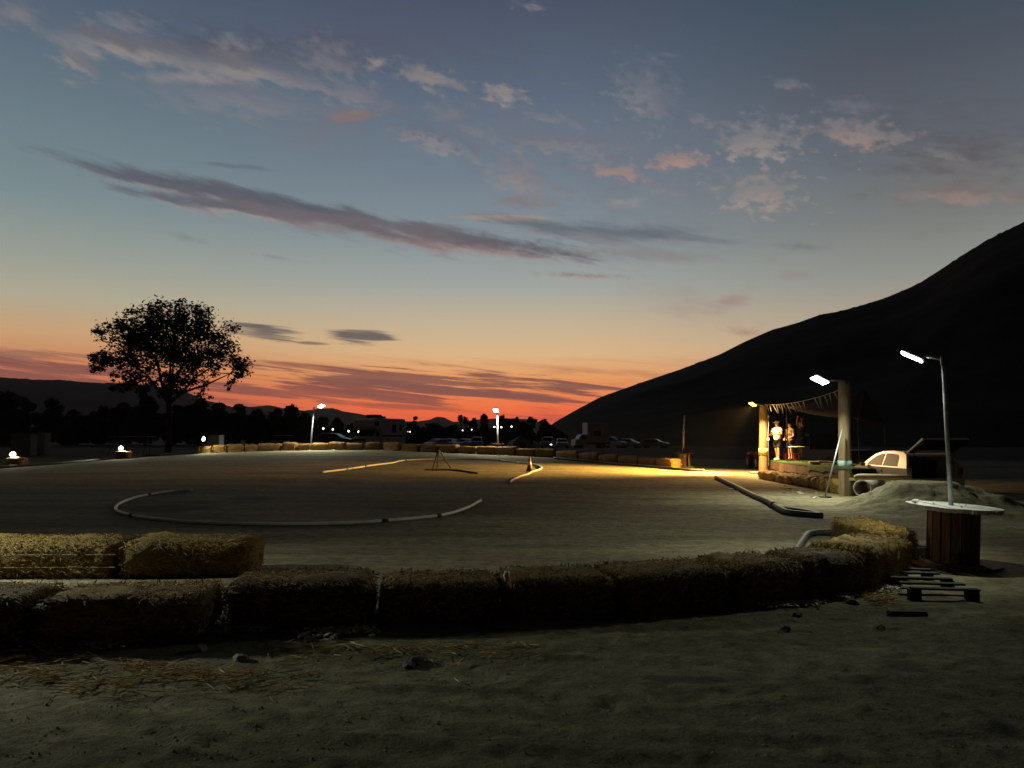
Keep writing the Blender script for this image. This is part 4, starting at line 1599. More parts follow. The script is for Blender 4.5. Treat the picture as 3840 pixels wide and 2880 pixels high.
for i, u in enumerate((2876, 2888, 2899, 2912, 2920, 2930, 2938, 2951, 2968, 2981, 2993, 3012, 3056, 3074, 3092, 3112, 3130, 3152)):
    k = px_k(u)
    p = pa * (1 - k) + pb * k
    p.z -= 4 * .14 * k * (1 - k)
    p -= Vector(t.location)
    d = (pb - pa).normalized()
    w, h = .10, .36
    sw = rnd.uniform(.05, .16)
    tip = p + Vector((sw, -sw * .4, -h * rnd.uniform(.85, 1.05)))
    a, b = p - d * w, p + d * w
    nrm = (b - a).cross(tip - a).normalized() * .004
    mid = (a + b) / 2 * .45 + tip * .55 + nrm * rnd.uniform(-8, 8)
    ml, mr_ = a * .45 + tip * .55 + nrm * rnd.uniform(-6, 6), b * .45 + tip * .55 + nrm * rnd.uniform(-6, 6)
    vs = []
    for s_ in (-1, 1):
        vs += [a + nrm * s_, b + nrm * s_, mr_ + nrm * s_, tip + nrm * s_, ml + nrm * s_]
    MB().add(vs, [(0, 1, 2, 4), (4, 2, 3), (6, 5, 9, 7), (7, 9, 8), (0, 5, 6, 1), (1, 6, 7, 2), (2, 7, 8, 3), (3, 8, 9, 4), (4, 9, 5, 0)]).build('pennant', PENNANT, t)

# tamper leaning on the right post
ft, tp = GP(3094, 1866), PD(3158, 1612, 19.85)
t = thing('metal_tamper', 'pale metal tamper with a flat foot leaning against the right wooden post', 'tamper', ft)
MB().tube([(0, 0, .02), tp - ft], .02, 8).build('handle', GALV, t, True)
MB().rbox((0, 0, .018), (.26, .2, .03), .008).build('foot_plate', STEEL_DK, t)

# ------------------------------------------------------------------ dirt pile and culvert
def dirt_pile():
    mb = MB()
    nx, ny = 110, 90
    x0, x1, y0, y1 = 6.6, 12.6, 11.8, 19.6
    vs, fs = [], []
    bumps = [(8.85, 17.0, .85, .75, .56), (9.7, 17.2, .95, .7, .46), (8.2, 17.3, .8, .8, .18), (10.5, 16.7, .7, .7, .2), (8.9, 15.9, .8, .7, .24), (9.6, 15.4, .9, .8, .16),
             (7.8, 16.2, .7, .6, .10)]
    for j in range(ny + 1):
        for i in range(nx + 1):
            x, y = x0 + (x1 - x0) * i / nx, y0 + (y1 - y0) * j / ny
            z = 0
            for bx, by, sx, sy, h in bumps:
                z += h * math.exp(-((x - bx) / sx) ** 2 - ((y - by) / sy) ** 2)
            q = mnoise.fractal(Vector((x * 1.7, y * 1.7, 4)), 1, 2, 5)
            q2 = mnoise.ridged_multi_fractal(Vector((x * 1.1 + y * .5, y * 1.2, 1)), 1, 2, 4, 1, 2)
            k = min(1, z * 4)
            z += k * (.075 * q + .075 * (q2 - 1) + .03 * mnoise.fractal(Vector((x * 6, y * 6, 2)), 1, 2, 4))
            ed = min(i, nx - i, j, ny - j) / 10.0
            z = min(z, .62) * min(1, ed) - .05 + ground_z(x, y) + .0
            vs.append((x, y, z))
    W = nx + 1
    for j in range(ny):
        for i in range(nx):
            a = j * W + i
            fs.append((a, a + 1, a + W + 1, a + W))
    mb.v, mb.f = vs, fs
    o = mb.build('dirt_pile', DIRT, None, True)
    tag(o, 'rough heap of loose dirt right of the thick wooden post, over the pipe', 'dirt pile')


dirt_pile()
cq = PD(3216, 1832, 18.9)
t = thing('culvert_pipe', 'open grey concrete pipe half buried in the dirt heap beside the right post', 'culvert', cq)
R = Matrix.Rotation(rad(-62), 3, 'Z') @ Matrix.Rotation(rad(90), 3, 'X')
prof = [(.215, 0), (.215, 2.2), (.175, 2.2), (.175, 0)]
ax = Vector((.55, .83, 0)).normalized()
R = Vector((0, 0, 1)).rotation_difference(ax).to_matrix()
MB().lathe(prof, 28, (.12, 0, .0), R, closed=True).build('barrel', CONCRETE, t, True)
q0, q1 = PD(3206, 1790, 18.4), PD(3420, 1791, 17.9)
o = MB().tube([(0, 0, 0), (.1, 0, .012), (q1 - q0) * .6 + Vector((0, 0, .012)), q1 - q0], [.055, .075, .07, .055], 12).build('timber_log', WOOD_POLE, None, True)
o.location = q0
tag(o, 'pale round log lying across the top of the dirt heap', 'log')

# ------------------------------------------------------------------ near right: pallet, block, crate, rocks
pc = (GP(3345, 2230) + GP(3578, 2255) + GP(3545, 2180) + GP(3355, 2165)) / 4
t = thing('pallet', 'broken dark wooden pallet lying on the dirt between the corner bale and the large reel', 'pallet', (pc.x, pc.y, .0), rad(-8))
for y in (-.56, -.28, .02, .34, .58):
    MB().box((.0 if y > -.5 else .02, y, .1), (.62, .085, .02)).build('slat', WOOD_DARK, t)
for x in (-.26, .27):
    for y in (-.55, .02, .56):
        MB().box((x, y, .044), (.1, .11, .09)).build('block', WOOD_DARK, t)
q = GP(3402, 2308)
o = MB().rbox((0, 0, .02), (.33, .09, .045), .01).build('wooden_block', WOOD_DARK)
o.location = q
o.rotation_euler = (0, 0, rad(-4))
tag(o, 'flat black block of wood lying alone on the dirt in front of the pallet', 'block')
cq = GP(3452, 2118)
t = thing('plastic_crate', 'pale ribbed plastic crate lying behind the corner bale beside the reel', 'crate', (cq.x + .05, cq.y + .25, 0), rad(20))
mb = MB().box((0, 0, .01), (.42, .3, .012))
mb.build('floor', GREYPLASTIC, t)
mb = MB()
for i in range(8):
    mb.box((-.21 + .06 * i, .15, .1), (.02, .012, .18)).box((-.21 + .06 * i, -.15, .1), (.02, .012, .18))
mb.box((0, .15, .19), (.44, .016, .02)).box((0, -.15, .19), (.44, .016, .02)).box((.21, 0, .1), (.014, .3, .18)).box((-.21, 0, .1), (.014, .3, .18))
mb.build('ribbed_wall', GREYPLASTIC, t)

rk = [(3215, 2232, .055, 'dark'), (3285, 2256, .04, 'pale'), (3195, 2266, .05, 'dark'), (3022, 2270, .035, 'pale'), (640, 2372, .06, 'pale'), (660, 2362, .05, 'pale'), (612, 2372, .045, 'pale'),
      (520, 2385, .06, 'dark'), (1145, 2395, .055, 'dark'), (1160, 2408, .045, 'dark'), (1105, 2380, .05, 'pale'), (870, 2392, .05, 'dark'), (905, 2478, .05, 'pale'),
      (1560, 2488, .06, 'dark'), (1535, 2500, .04, 'dark'), (1310, 2436, .04, 'pale'), (750, 2440, .05, 'pale'), (2990, 2310, .04, 'dark'), (2940, 2365, .05, 'dark'), (3300, 2355, .04, 'dark')]
rl = ['dark clod just left of the pallet corner', 'small pale stone left of the black wooden block', 'dark stone below the foot of the short bale', 'small pale stone at the foot of the near row right of its middle',
      'rounded pale stone at the end of the chips by the long bale', 'pale stone touching the front bale end', 'pale stone left of the pair at the end of the front bale', 'dark clod among the wood chips',
      'black clod right below the shaggy bale', 'smaller black clod beside the one below the shaggy bale', 'pale stone left of the two black clods', 'dark stone left below the shaggy bale',
      'flat pale stone alone amid the loose straw', 'large dark clod alone on the bare dirt left of centre', 'small dark clod touching the large one left of centre',
      'small pale stone below the bale boundary', 'pale stone left above the loose straw', 'dark clod in front of the short bale', 'dark clod in the open dirt toward the right', 'small dark stone below the black wooden block']
for i, ((u, v, r, kd), lb) in enumerate(zip(rk, rl)):
    p = GP(u, v)
    o = rock_mesh(i + 3, (r * 1.25, r, r * .75)).build('rock', ROCK if kd == 'pale' else ROCK_DK, None)
    o.location = (p.x, p.y, p.z - .01)
    o.rotation_euler = (0, 0, i * 1.3)
    tag(o, lb, 'rock', 'stones and clods on the near dirt')
scp = PD(1899, 2159, 6.9)
o = MB().blob((0, 0, .04), (.03, .02, .045), 6, .5).build('crumpled_paper', WHITE_BAND)
o.location = (scp.x, scp.y, .33)
tag(o, 'white scrap of paper stuck between two bales in the middle of the near row', 'paper scrap')


def strewn(name, m, n, spots, size, seed, chip=True):
    rnd = random.Random(seed)
    mb = MB()
    for _ in range(n):
        (u0, v0, u1, v1, sp) = rnd.choice(spots)
        k = rnd.random()
        u, v = u0 + (u1 - u0) * k, v0 + (v1 - v0) * k + abs(rnd.gauss(0, sp))
        p = GP(u + rnd.gauss(0, 20), v)
        z = ground_z(p.x, p.y) + ground_detail(p.x, p.y)
        a = rnd.uniform(0, math.pi) if chip else rnd.gauss(.2, .6)
        ln = rnd.uniform(*size)
        w = ln * (rnd.uniform(.25, .6) if chip else .05)
        d = Vector((math.cos(a), math.sin(a), rnd.gauss(0, .15)))
        s_ = Vector((-math.sin(a), math.cos(a), rnd.gauss(0, .3)))
        c = Vector((p.x, p.y, z + .012 + rnd.random() * .02))
        th = Vector((0, 0, .004 if not chip else .008))
        q = [c - d * ln / 2, c + s_ * w / 2, c + d * ln / 2, c - s_ * w / 2 * rnd.uniform(.5, 1)]
        mb.add(q + [x + th for x in q], [(3, 2, 1, 0), (4, 5, 6, 7), (0, 1, 5, 4), (1, 2, 6, 5), (2, 3, 7, 6), (3, 0, 4, 7)])
    o = mb.build(name, m)
    o['kind'] = 'stuff'
    tag(o, None)
    return o


o = strewn('wood_chips', CHIPS, 1100, [(-150, 2405, 480, 2412, 14), (100, 2415, 780, 2372, 9), (700, 2360, 1000, 2352, 12), (1150, 2372, 1420, 2362, 14), (2850, 2268, 3080, 2262, 9),
                                      (3150, 2240, 3360, 2200, 12), (3290, 2205, 3350, 2190, 14)], (.02, .075), 5)
tag(o, 'pale wood chips and scraps scattered along the foot of the nearest bales', 'wood chips')
o = strewn('straw_litter', LITTER, 900, [(0, 2440, 900, 2520, 45), (500, 2480, 1150, 2540, 40), (-100, 2480, 500, 2560, 50), (1000, 2420, 2000, 2420, 40), (3250, 2215, 3350, 2260, 15)],
           (.05, .16), 6, False)
tag(o, 'loose straw strewn on the dirt in front of the left bales', 'straw')
def gravel():
    rnd = random.Random(77)
    mb = MB()
    for _ in range(3800):
        v = 2300 + 560 * rnd.random() ** 1.3
        u = rnd.uniform(-100, 3940)
        p = GP(u, v)
        if (p - Vector((0, 0, 0))).length > 14:
            continue
        r = rnd.choice((.003, .004, .004, .005, .006, .007, .010)) * rnd.uniform(.7, 1.4)
        z = ground_z(p.x, p.y) + ground_detail(p.x, p.y) + r * .25
        vs = [Vector((rnd.uniform(.6, 1.3) * a * r, rnd.uniform(.6, 1.3) * b * r, rnd.uniform(.35, .6) * c * r)) + Vector((p.x, p.y, z))
              for a, b, c in ((1, 0, 0), (0, 1, 0), (-1, 0, 0), (0, -1, 0), (0, 0, 1), (0, 0, -1))]
        mb.add(vs, [(0, 1, 4), (1, 2, 4), (2, 3, 4), (3, 0, 4), (1, 0, 5), (2, 1, 5), (3, 2, 5), (0, 3, 5)])
    o = mb.build('gravel', GRAVEL)
    o['kind'] = 'stuff'
    tag(o, 'small stones and clods strewn over the near dirt', 'gravel')


GRAVEL = mat('small_stones', (.24, .215, .15), scale=30, var=.4, island=.6)
gravel()
o = strewn('wood_chips', CHIPS, 90, [(1130, 1686, 1210, 1686, 1.5), (1240, 1687, 1290, 1686, 1.5), (1850, 1706, 1900, 1709, 1.5), (2880, 1812, 3060, 1862, 8), (2740, 1822, 2790, 1842, 4)], (.08, .25), 8)
tag(o, 'pale scraps lying on the lit ground at the far bales', 'wood chips')


# ------------------------------------------------------------------ vehicles
def wheel(parent, x, y, r, w, name='wheel'):
    R = Matrix.Rotation(rad(90), 3, 'X')
    tw = MB().lathe([(r * .62, -w / 2), (r * .92, -w / 2), (r, -w * .3), (r, w * .3), (r * .92, w / 2), (r * .62, w / 2)], 22, (x, y, r), R, closed=True).build(name, RUBBER, parent, True)
    sg = -1 if y < 0 else 1
    MB().lathe([(0, -.02), (r * .3, -.03), (r * .63, 0), (r * .63, .04), (0, .04)], 18, (x, y + sg * w * .38, r), Matrix.Rotation(rad(90 if sg < 0 else -90), 3, 'X') @ Matrix.Rotation(math.pi, 3, 'X')).build('rim', RIM, tw, True)
    return tw


def belt_split(prof, b):
    lo, hi = [], []
    n = len(prof)
    for i in range(n):
        p, q = prof[i], prof[(i + 1) % n]
        if p[1] <= b:
            lo.append(p)
        if p[1] >= b:
            hi.append(p)
        if (p[1] - b) * (q[1] - b) < 0:
            k = (b - p[1]) / (q[1] - p[1])
            m = (p[0] + (q[0] - p[0]) * k, b)
            lo.append(m)
            hi.append(m)
    return lo, hi


SEDAN = ([(-2.2, .35), (-2.25, .6), (-2.18, .92), (-1.75, 1.0), (-1.2, 1.38), (-.6, 1.45), (.25, 1.42), (.95, 1.02), (1.9, .86), (2.2, .68), (2.22, .35)], 4.4)
SUV = ([(-2.1, .4), (-2.18, .7), (-2.15, 1.05), (-1.95, 1.62), (-1.5, 1.74), (.2, 1.72), (.9, 1.15), (1.9, 1.02), (2.12, .8), (2.12, .4)], 4.3)
HATCH = ([(-1.85, .32), (-1.92, .6), (-1.86, .95), (-1.62, 1.35), (-1.2, 1.45), (.1, 1.42), (.85, .98), (1.6, .84), (1.86, .65), (1.88, .32)], 3.8)


def car(label, loc, heading, kind, paint, group=None, name='parked_car', lit=False, cat='car'):
    prof, L = kind
    t = thing(name, label, cat, loc, heading, group)
    H = max(z for _, z in prof)

    def hw(z):
        return .88 if z < .95 else .88 - .22 * (z - .95) / (H - .95)
    n = len(prof)
    mb_ = MB()
    for pl in belt_split(prof, .95):
        for sg in (-1, 1):
            q = [(x, sg * hw(z), z) for x, z in pl]
            mb_.add(q, [tuple(range(len(q)))[::1 if sg < 0 else -1]])
    full = []
    for k_ in range(n):
        p, q = prof[k_], prof[(k_ + 1) % n]
        full.append(p)
        if (p[1] - .95) * (q[1] - .95) < 0:
            kk = (.95 - p[1]) / (q[1] - p[1])
            full.append((p[0] + (q[0] - p[0]) * kk, .95))
    for k_ in range(len(full)):
        (x0, z0), (x1, z1) = full[k_], full[(k_ + 1) % len(full)]
        mb_.add([(x0, -hw(z0), z0), (x1, -hw(z1), z1), (x1, hw(z1), z1), (x0, hw(z0), z0)], [(0, 1, 2, 3)])
    bm_ = bmesh.new()
    bv_ = [bm_.verts.new(v) for v in mb_.v]
    for f in mb_.f:
        bm_.faces.new([bv_[i] for i in f])
    bmesh.ops.remove_doubles(bm_, verts=bm_.verts, dist=1e-4)
    bmesh.ops.recalc_face_normals(bm_, faces=bm_.faces)
    bm_.verts.index_update()
    vs = [v.co.copy() for v in bm_.verts]
    fs = [tuple(v.index for v in f.verts) for f in bm_.faces]
    bm_.free()
    body = MB().add(vs, fs).build('body', paint, t)
    bv = body.modifiers.new('bevel', 'BEVEL')
    bv.width = .07
    bv.segments = 2
    bv.limit_method = 'ANGLE'
    bv.angle_limit = rad(25)
    # windows
    top = [p for p in prof if p[1] > 1.3]
    xa, xb = top[0][0], top[-1][0]
    base = .98 if kind is not SUV else 1.12
    lo_b = min([p[0] for p in prof if p[1] > .9]) + .3
    lo_f = [p for p in prof if p[0] > 0 and p[1] >= .95][-1][0] - .12
    for sg in (-1, 1):
        for (a0, a1) in (((0, .47)), ((.52, 1))):
            q = []
            for k, zz in ((a0, base), (a1, base), (a1, H - .12), (a0, H - .12)):
                l0, l1 = (lo_b + .12, lo_f - .12) if zz == base else (xa + .05, xb - .08)
                q.append((l0 + (l1 - l0) * k, sg * (hw(zz) + .006), zz))
            th = [(x, y - sg * .02, z) for x, y, z in q]
            MB().add(q + th, [(0, 1, 2, 3), (7, 6, 5, 4), (0, 4, 5, 1), (1, 5, 6, 2), (2, 6, 7, 3), (3, 7, 4, 0)]).build('side_window', CAR_GLASS, t)

    def pane(p, q, nm):
        (x0, z0), (x1, z1) = p, q
        d = Vector((x1 - x0, 0, z1 - z0))
        nn = Vector((-d.z, 0, d.x)).normalized() * (.012 if x1 < 0 or nm == 'rear_window' else .012)
        if nm == 'windscreen':
            nn = -nn if nn.x < 0 else nn
        else:
            nn = -nn if nn.x > 0 else nn
        a, b = Vector((x0, 0, z0)) + d * .1, Vector((x0, 0, z0)) + d * .9
        q4 = [a + Vector((0, -hw(a.z) + .1, 0)), a + Vector((0, hw(a.z) - .1, 0)), b + Vector((0, hw(b.z) - .1, 0)), b + Vector((0, -hw(b.z) + .1, 0))]
        MB().add([v + nn for v in q4] + [v - nn * .5 for v in q4], [(0, 1, 2, 3), (7, 6, 5, 4), (0, 4, 5, 1), (1, 5, 6, 2), (2, 6, 7, 3), (3, 7, 4, 0)]).build(nm, CAR_GLASS, t)
    i = next(i for i in range(n) if prof[i][0] == xb and prof[i][1] > 1.3)
    pane(prof[i + 1], prof[i], 'windscreen')
    i = next(i for i in range(n) if prof[i][1] > 1.3)
    pane(prof[i - 1], prof[i], 'rear_window')
    for sx in (-L * .31, L * .32):
        for sy in (-.78, .78):
            wheel(t, sx, sy, .31, .2)
    for sy in (-.62, .62):
        MB().rbox((prof[-1][0] - .02, sy, .68), (.06, .3, .13), .02).build('headlight', YARD if lit and sy > 0 else LENS_CLEAR, t)
        MB().rbox((prof[0][0] - .0, sy, .78), (.08, .28, .14), .02).build('tail_light', LENS_RED, t)
    return t


def at_base(u, d):
    p = PD(u, 1640, d)
    p.z = ground_z(p.x, p.y)
    return p


GC = 'cars parked beyond the far side of the track'
cs = [(1255, 74, rad(-8), SEDAN, CAR_DARK, 'dark sedan left of the motorhome with a faintly gleaming roof', False),
      (1634, 112, rad(-130), HATCH, CAR_WHITE, 'pale car first to the right of the motorhome', False),
      (1683, 118, rad(-110), HATCH, CAR_SILVER, 'grey car second to the right of the motorhome', False),
      (1736, 116, rad(-118), HATCH, CAR_SILVER, 'grey car left of the tall van shape, third right of the motorhome', False),
      (1788, 112, rad(-90), SUV, CAR_SILVER, 'tall dim van with a pale roof rim left of the middle street lamp', False),
      (2053, 110, rad(-96), SUV, CAR_SILVER, 'tall car with one lit headlight, right of the tent', True),
      (2107, 118, rad(-90), SEDAN, CAR_SILVER, 'grey car between the lit headlight car and the box truck', False),
      (2297, 118, rad(-36), SUV, CAR_WHITE, 'white car just right of the box truck', False),
      (2363, 122, rad(-32), HATCH, CAR_SILVER, 'grey car in the middle of the three right of the box truck', False),
      (2456, 118, rad(-28), SEDAN, CAR_SILVER, 'bluish grey sedan on the right of the three right of the box truck', False)]
for u, d, h, kd, pt, lb, lt in cs:
    car(lb, at_base(u, d), h, kd, pt, GC, lit=lt)


def motorhome(label, loc, rz, bikes=True, S=1.0):
    t = thing('motorhome', label, 'motorhome', loc, rz)
    prof = [(-3.3, .45), (-3.35, 2.6), (-3.1, 2.95), (2.2, 2.95), (2.75, 2.75), (2.85, 2.1), (2.6, 1.85), (1.25, 1.85), (1.2, .45)]
    body = MB().prism(prof, -1.15, 1.15).build('body', RV_WHITE, t)
    bv = body.modifiers.new('bevel', 'BEVEL')
    bv.width = .08
    bv.segments = 2
    cab = MB().prism([(1.22, .42), (1.22, 1.84), (1.9, 1.84), (2.45, 1.2), (3.2, 1.05), (3.3, .45)], -.95, .95).build('cab', RV_WHITE, t)
    MB().prism([(1.96, 1.80), (2.46, 1.24), (2.50, 1.25), (2.02, 1.80)], -.85, .85).build('windscreen', CAR_GLASS, cab)
    for sg in (-1, 1):
        MB().box((1.75, sg * .955, 1.42), (.6, .02, .5)).build('cab_window', CAR_GLASS, cab)
        MB().box((-1.0, sg * 1.16, 1.95), (.75, .03, .75)).build('window', CAR_GLASS, t)
        MB().box((-2.3, sg * 1.16, 2.05), (.4, .03, .6)).build('window', CAR_GLASS, t)
        MB().box((2.2, sg * 1.16, 2.4), (.7, .03, .4)).build('window', CAR_GLASS, t)
        MB().box((-.9, sg * 1.16, 1.25), (4.4, .02, .16)).build('stripe', STRIPE, t)
        for x in (-2.0, 2.45):
            wheel(t, x, sg * .9, .38, .26)
    MB().box((3.27, 0, .85), (.08, 1.2, .22)).build('grille', STEEL_DK, cab)
    for sy in (-.75, .75):
        MB().rbox((3.26, sy, .85), (.1, .28, .2), .03).build('headlight', LENS_CLEAR, cab)
    MB().rbox((3.42, 0, .5), (.16, 1.95, .2), .04).build('bumper', GALV, cab)
    if bikes:
        MB().rbox((.9, 0, 3.12), (1.1, 1.3, .36), .08).build('roof_box', CAR_DARK, t)
        MB().rbox((-.4, 0, 3.06), (.8, .7, .24), .06).build('air_conditioner', CAR_DARK, t)
        MB().tube([(-2.6, -.8, 2.9), (-2.6, -.8, 3.1), (-1.8, -.8, 3.1), (-1.8, -.8, 2.9)], .02, 6).build('roof_rail', GALV, t)
    t.scale = (S, S, S)
    return t


mloc = at_base(1420, 76)
motorhome('large pale motorhome with a cab-over bed parked behind the far bales', mloc, rad(-112))

# box truck
bt = at_base(2212, 112)
t = thing('box_truck', 'white box truck with a tall square body among the parked cars', 'truck', bt, rad(-166))
MB().rbox((-.9, 0, 2.35), (3.3, 2.3, 2.9), .05).build('box_body', RV_WHITE, t)
MB().box((-.7, 1.16, 2.25), (1.1, .03, .75)).build('window', CAR_GLASS, t)
MB().box((-.9, 0, .78), (4.4, .9, .2)).build('chassis', STEEL_DK, t)
cab = MB().prism([(.85, .5), (.85, 2.1), (1.5, 2.1), (2.0, 1.4), (2.5, 1.3), (2.6, .5)], -.98, .98).build('cab', RV_WHITE, t)
MB().prism([(1.54, 2.06), (2.0, 1.42), (2.04, 1.43), (1.6, 2.06)], -.88, .88).build('windscreen', CAR_GLASS, cab)
for sg in (-1, 1):
    MB().box((1.3, sg * .985, 1.68), (.6, .02, .5)).build('side_window', CAR_GLASS, cab)
    for x in (-1.6, 1.75):
        wheel(t, x, sg * .85, .4, .26)

# hatchback with open tailgate
def open_hatchback():
    loc = Vector((12.3, 24.4, 0))
    yaw = rad(90 + 1)
    t = thing('hatchback_car', 'white hatchback with its tailgate raised behind the dirt heap', 'car', (loc.x, loc.y, -.24), yaw)
    t.scale = (1, 1, .94)
    prof = [(-1.85, .32), (-1.9, .62), (-1.86, .9), (-1.74, 1.12), (-1.56, 1.37), (-1.36, 1.45), (-.75, 1.48), (-.15, 1.45), (.28, 1.34), (.6, 1.17), (.9, .98), (1.3, .92), (1.64, .84), (1.86, .65), (1.88, .32)]
    H = 1.48

    def hw(z):
        return .84 if z < .95 else .84 - .2 * (z - .95) / (H - .95)
    n = len(prof)
    body = MB()
    for sg in (-1, 1):
        for pl in belt_split(prof, .95):
            m_ = len(pl)
            q = [(x, sg * hw(z), z) for x, z in pl]
            q2 = [(x, sg * (hw(z) - .07), z) for x, z in pl]
            fs = [tuple(range(m_))[::-sg], tuple(range(m_, 2 * m_))[::sg]]
            for i in range(m_):
                j = (i + 1) % m_
                fs.append((i, j, j + m_, i + m_))
            body.add(q + q2, fs)
    for i in range(4, n - 1):   # roof, windscreen, bonnet and nose
        (x0, z0), (x1, z1) = prof[i], prof[i + 1]
        a = [(x0, -hw(z0) + .07, z0 - .002), (x0, hw(z0) - .07, z0 - .002), (x1, hw(z1) - .07, z1 - .002), (x1, -hw(z1) + .07, z1 - .002)]
        d = [(x, y, z - .05) for x, y, z in a]
        body.add(a + d, [(3, 2, 1, 0), (4, 5, 6, 7), (0, 1, 5, 4), (1, 2, 6, 5), (2, 3, 7, 6), (3, 0, 4, 7)])
    b = body.build('body', CAR_WHITE, t)
    MB().rbox((-1.9, 0, .5), (.14, 1.62, .3), .04).build('bumper', CAR_WHITE, t)
    MB().box((-.4, 0, .36), (2.9, 1.5, .06)).build('floor', INTERIOR, t)
    MB().rbox((-.75, 0, .78), (.16, 1.3, .75), .05, Matrix.Rotation(rad(-14), 3, 'Y')).build('rear_seat', INTERIOR, t)
    for sg in (-1, 1):
        MB().rbox((.25, sg * .38, .85), (.16, .5, .9), .06, Matrix.Rotation(rad(-12), 3, 'Y')).build('front_seat', INTERIOR, t)
        for q in ([(-1.3, .99), (-.42, .99), (-.42, 1.385), (-.72, 1.39), (-1.14, 1.36), (-1.24, 1.26)], [(-.36, .99), (.62, .99), (.46, 1.12), (.2, 1.28), (-.12, 1.365), (-.36, 1.383)]):
            m_ = len(q)
            q = [(x, sg * (hw(z) + .004), z) for x, z in q]
            th = [(x, y - sg * .015, z) for x, y, z in q]
            MB().add(q + th, [tuple(range(m_))[::-sg], tuple(range(m_, 2 * m_))[::sg]] + [(i, (i + 1) % m_, (i + 1) % m_ + m_, i + m_) for i in range(m_)]).build('side_window', CAR_GLASS2, t)
        MB().box((-.39, sg * (hw(.7) + .001), .68), (.014, .006, .5)).build('door_seam', CAR_DARK, t)
        MB().rbox((-1.84, sg * .76, .86), (.09, .13, .22), .02).build('tail_light', LENS_CLEAR if sg > 0 else LENS_RED, t)  # left lens coloured pale to stand in for its white reflection
        MB().rbox((.62, sg * .95, 1.0), (.1, .18, .13), .03).build('wing_mirror', CAR_WHITE, t)
        MB().box((-.3, sg * (hw(.8) + .008), .82), (.16, .02, .03)).build('door_handle', CAR_DARK, t)
        for x in (-1.18, 1.2):
            wheel(t, x, sg * .76, .29, .18)
    # tailgate, hinged at the roof's rear edge and swung up
    R = Matrix.Rotation(rad(26), 3, 'Y')
    hp = Vector((-1.5, 0, 1.43))
    g_ = MB()
    g_.box(hp + R @ Vector((-.1, 0, .0)), (.2, 1.26, .04), R)
    for sg in (-1, 1):
        g_.box(hp + R @ Vector((-.48, sg * .58, 0)), (.56, .12, .04), R)
    g_.box(hp + R @ Vector((-.9, 0, -.02)), (.3, 1.34, .06), R)
    tg = g_.build('tailgate', CAR_WHITE, t)
    MB().box(hp + R @ Vector((-.48, 0, 0)), (.55, 1.03, .015), R).build('tailgate_window', CAR_GLASS, tg)
    MB().rbox(hp + R @ Vector((-.9, 0, -.11)), (.36, 1.3, .1), .03, R).box(hp + R @ Vector((-.42, .57, -.05)), (.6, .16, .05), R).box(hp + R @ Vector((-.42, -.57, -.05)), (.6, .16, .05), R).build('tailgate_trim', INTERIOR, tg)
    for sg in (-1, 1):
        MB().tube([(-1.62, sg * .62, 1.1), hp + R @ Vector((-.55, sg * .58, -.03))], .012, 6).build('gas_strut', STEEL_DK, t)


open_hatchback()


# quad behind the left post
qp = PD(2843, 1760, 34.6)
qp.z = ground_z(qp.x, qp.y)
t = thing('quad_bike', 'quad bike with a red fender and dusty wheel behind the left wooden post', 'quad bike', qp + Vector((.1, 1.2, 0)), rad(-90))
for x, y in ((-.05, -.1), (-.05, .85), (1.2, -.1), (1.2, .85)):
    wheel(t, x, y, .31, .24)
MB().rbox((.58, .38, .5), (1.5, .4, .25), .06).build('chassis', STEEL_DK, t)
MB().rbox((-.02, .38, .70), (.6, 1.15, .1), .05).build('fender', RED, t)
MB().rbox((1.2, .38, .70), (.62, 1.15, .1), .05).build('fender', RED_DULL, t)
MB().rbox((.75, .38, .78), (.7, .32, .14), .05).build('seat', CLOTH_DARK, t)
MB().tube([(.2, -.0, 1.02), (.3, .25, 1.0), (.3, .5, 1.0), (.2, .76, 1.02)], .018, 6).build('handlebar', STEEL_DK, t)
# dark pickup behind the stand
pk = PD(3085, 1700, 38)
t = thing('pickup_truck', 'dark pickup truck with a red tail light behind the driver stand', 'pickup truck', (pk.x + .2, pk.y, -.05), rad(100))
MB().prism([(-2.5, .5), (-2.5, 1.0), (.0, 1.0), (.05, 1.75), (1.0, 1.75), (1.5, 1.1), (2.6, 1.0), (2.65, .5)], -.9, .9).build('body', CAR_DARK, t)
MB().box((.5, -.905, 1.4), (.85, .02, .5)).build('side_window', CAR_GLASS, t)
MB().box((.5, .905, 1.4), (.85, .02, .5)).build('side_window', CAR_GLASS, t)
for sy in (-.72, .72):
    MB().rbox((-2.51, sy, .8), (.06, .32, .16), .02).build('tail_light', LENS_RED, t)
MB().rbox((-2.58, 0, .5), (.14, 1.8, .16), .03).build('bumper', GALV, t)
for x in (-1.6, 1.7):
    for sy in (-.8, .8):
        wheel(t, x, sy, .36, .24)

# brown canopy behind the stand
t = thing('canopy_tent', 'dim brown pitched canopy rising behind the right wooden post', 'canopy', (0, 0, 0))
pk_ = PD(3247, 1458, 27)
e = {'a': PD(2950, 1527, 29.5), 'b': PD(3218, 1566, 25.5), 'c': PD(3318, 1592, 27.0), 'd': PD(3150, 1540, 32)}
vs = [pk_, e['a'], e['b'], e['c'], e['d']]
top = [v.copy() for v in vs]
mb = MB()


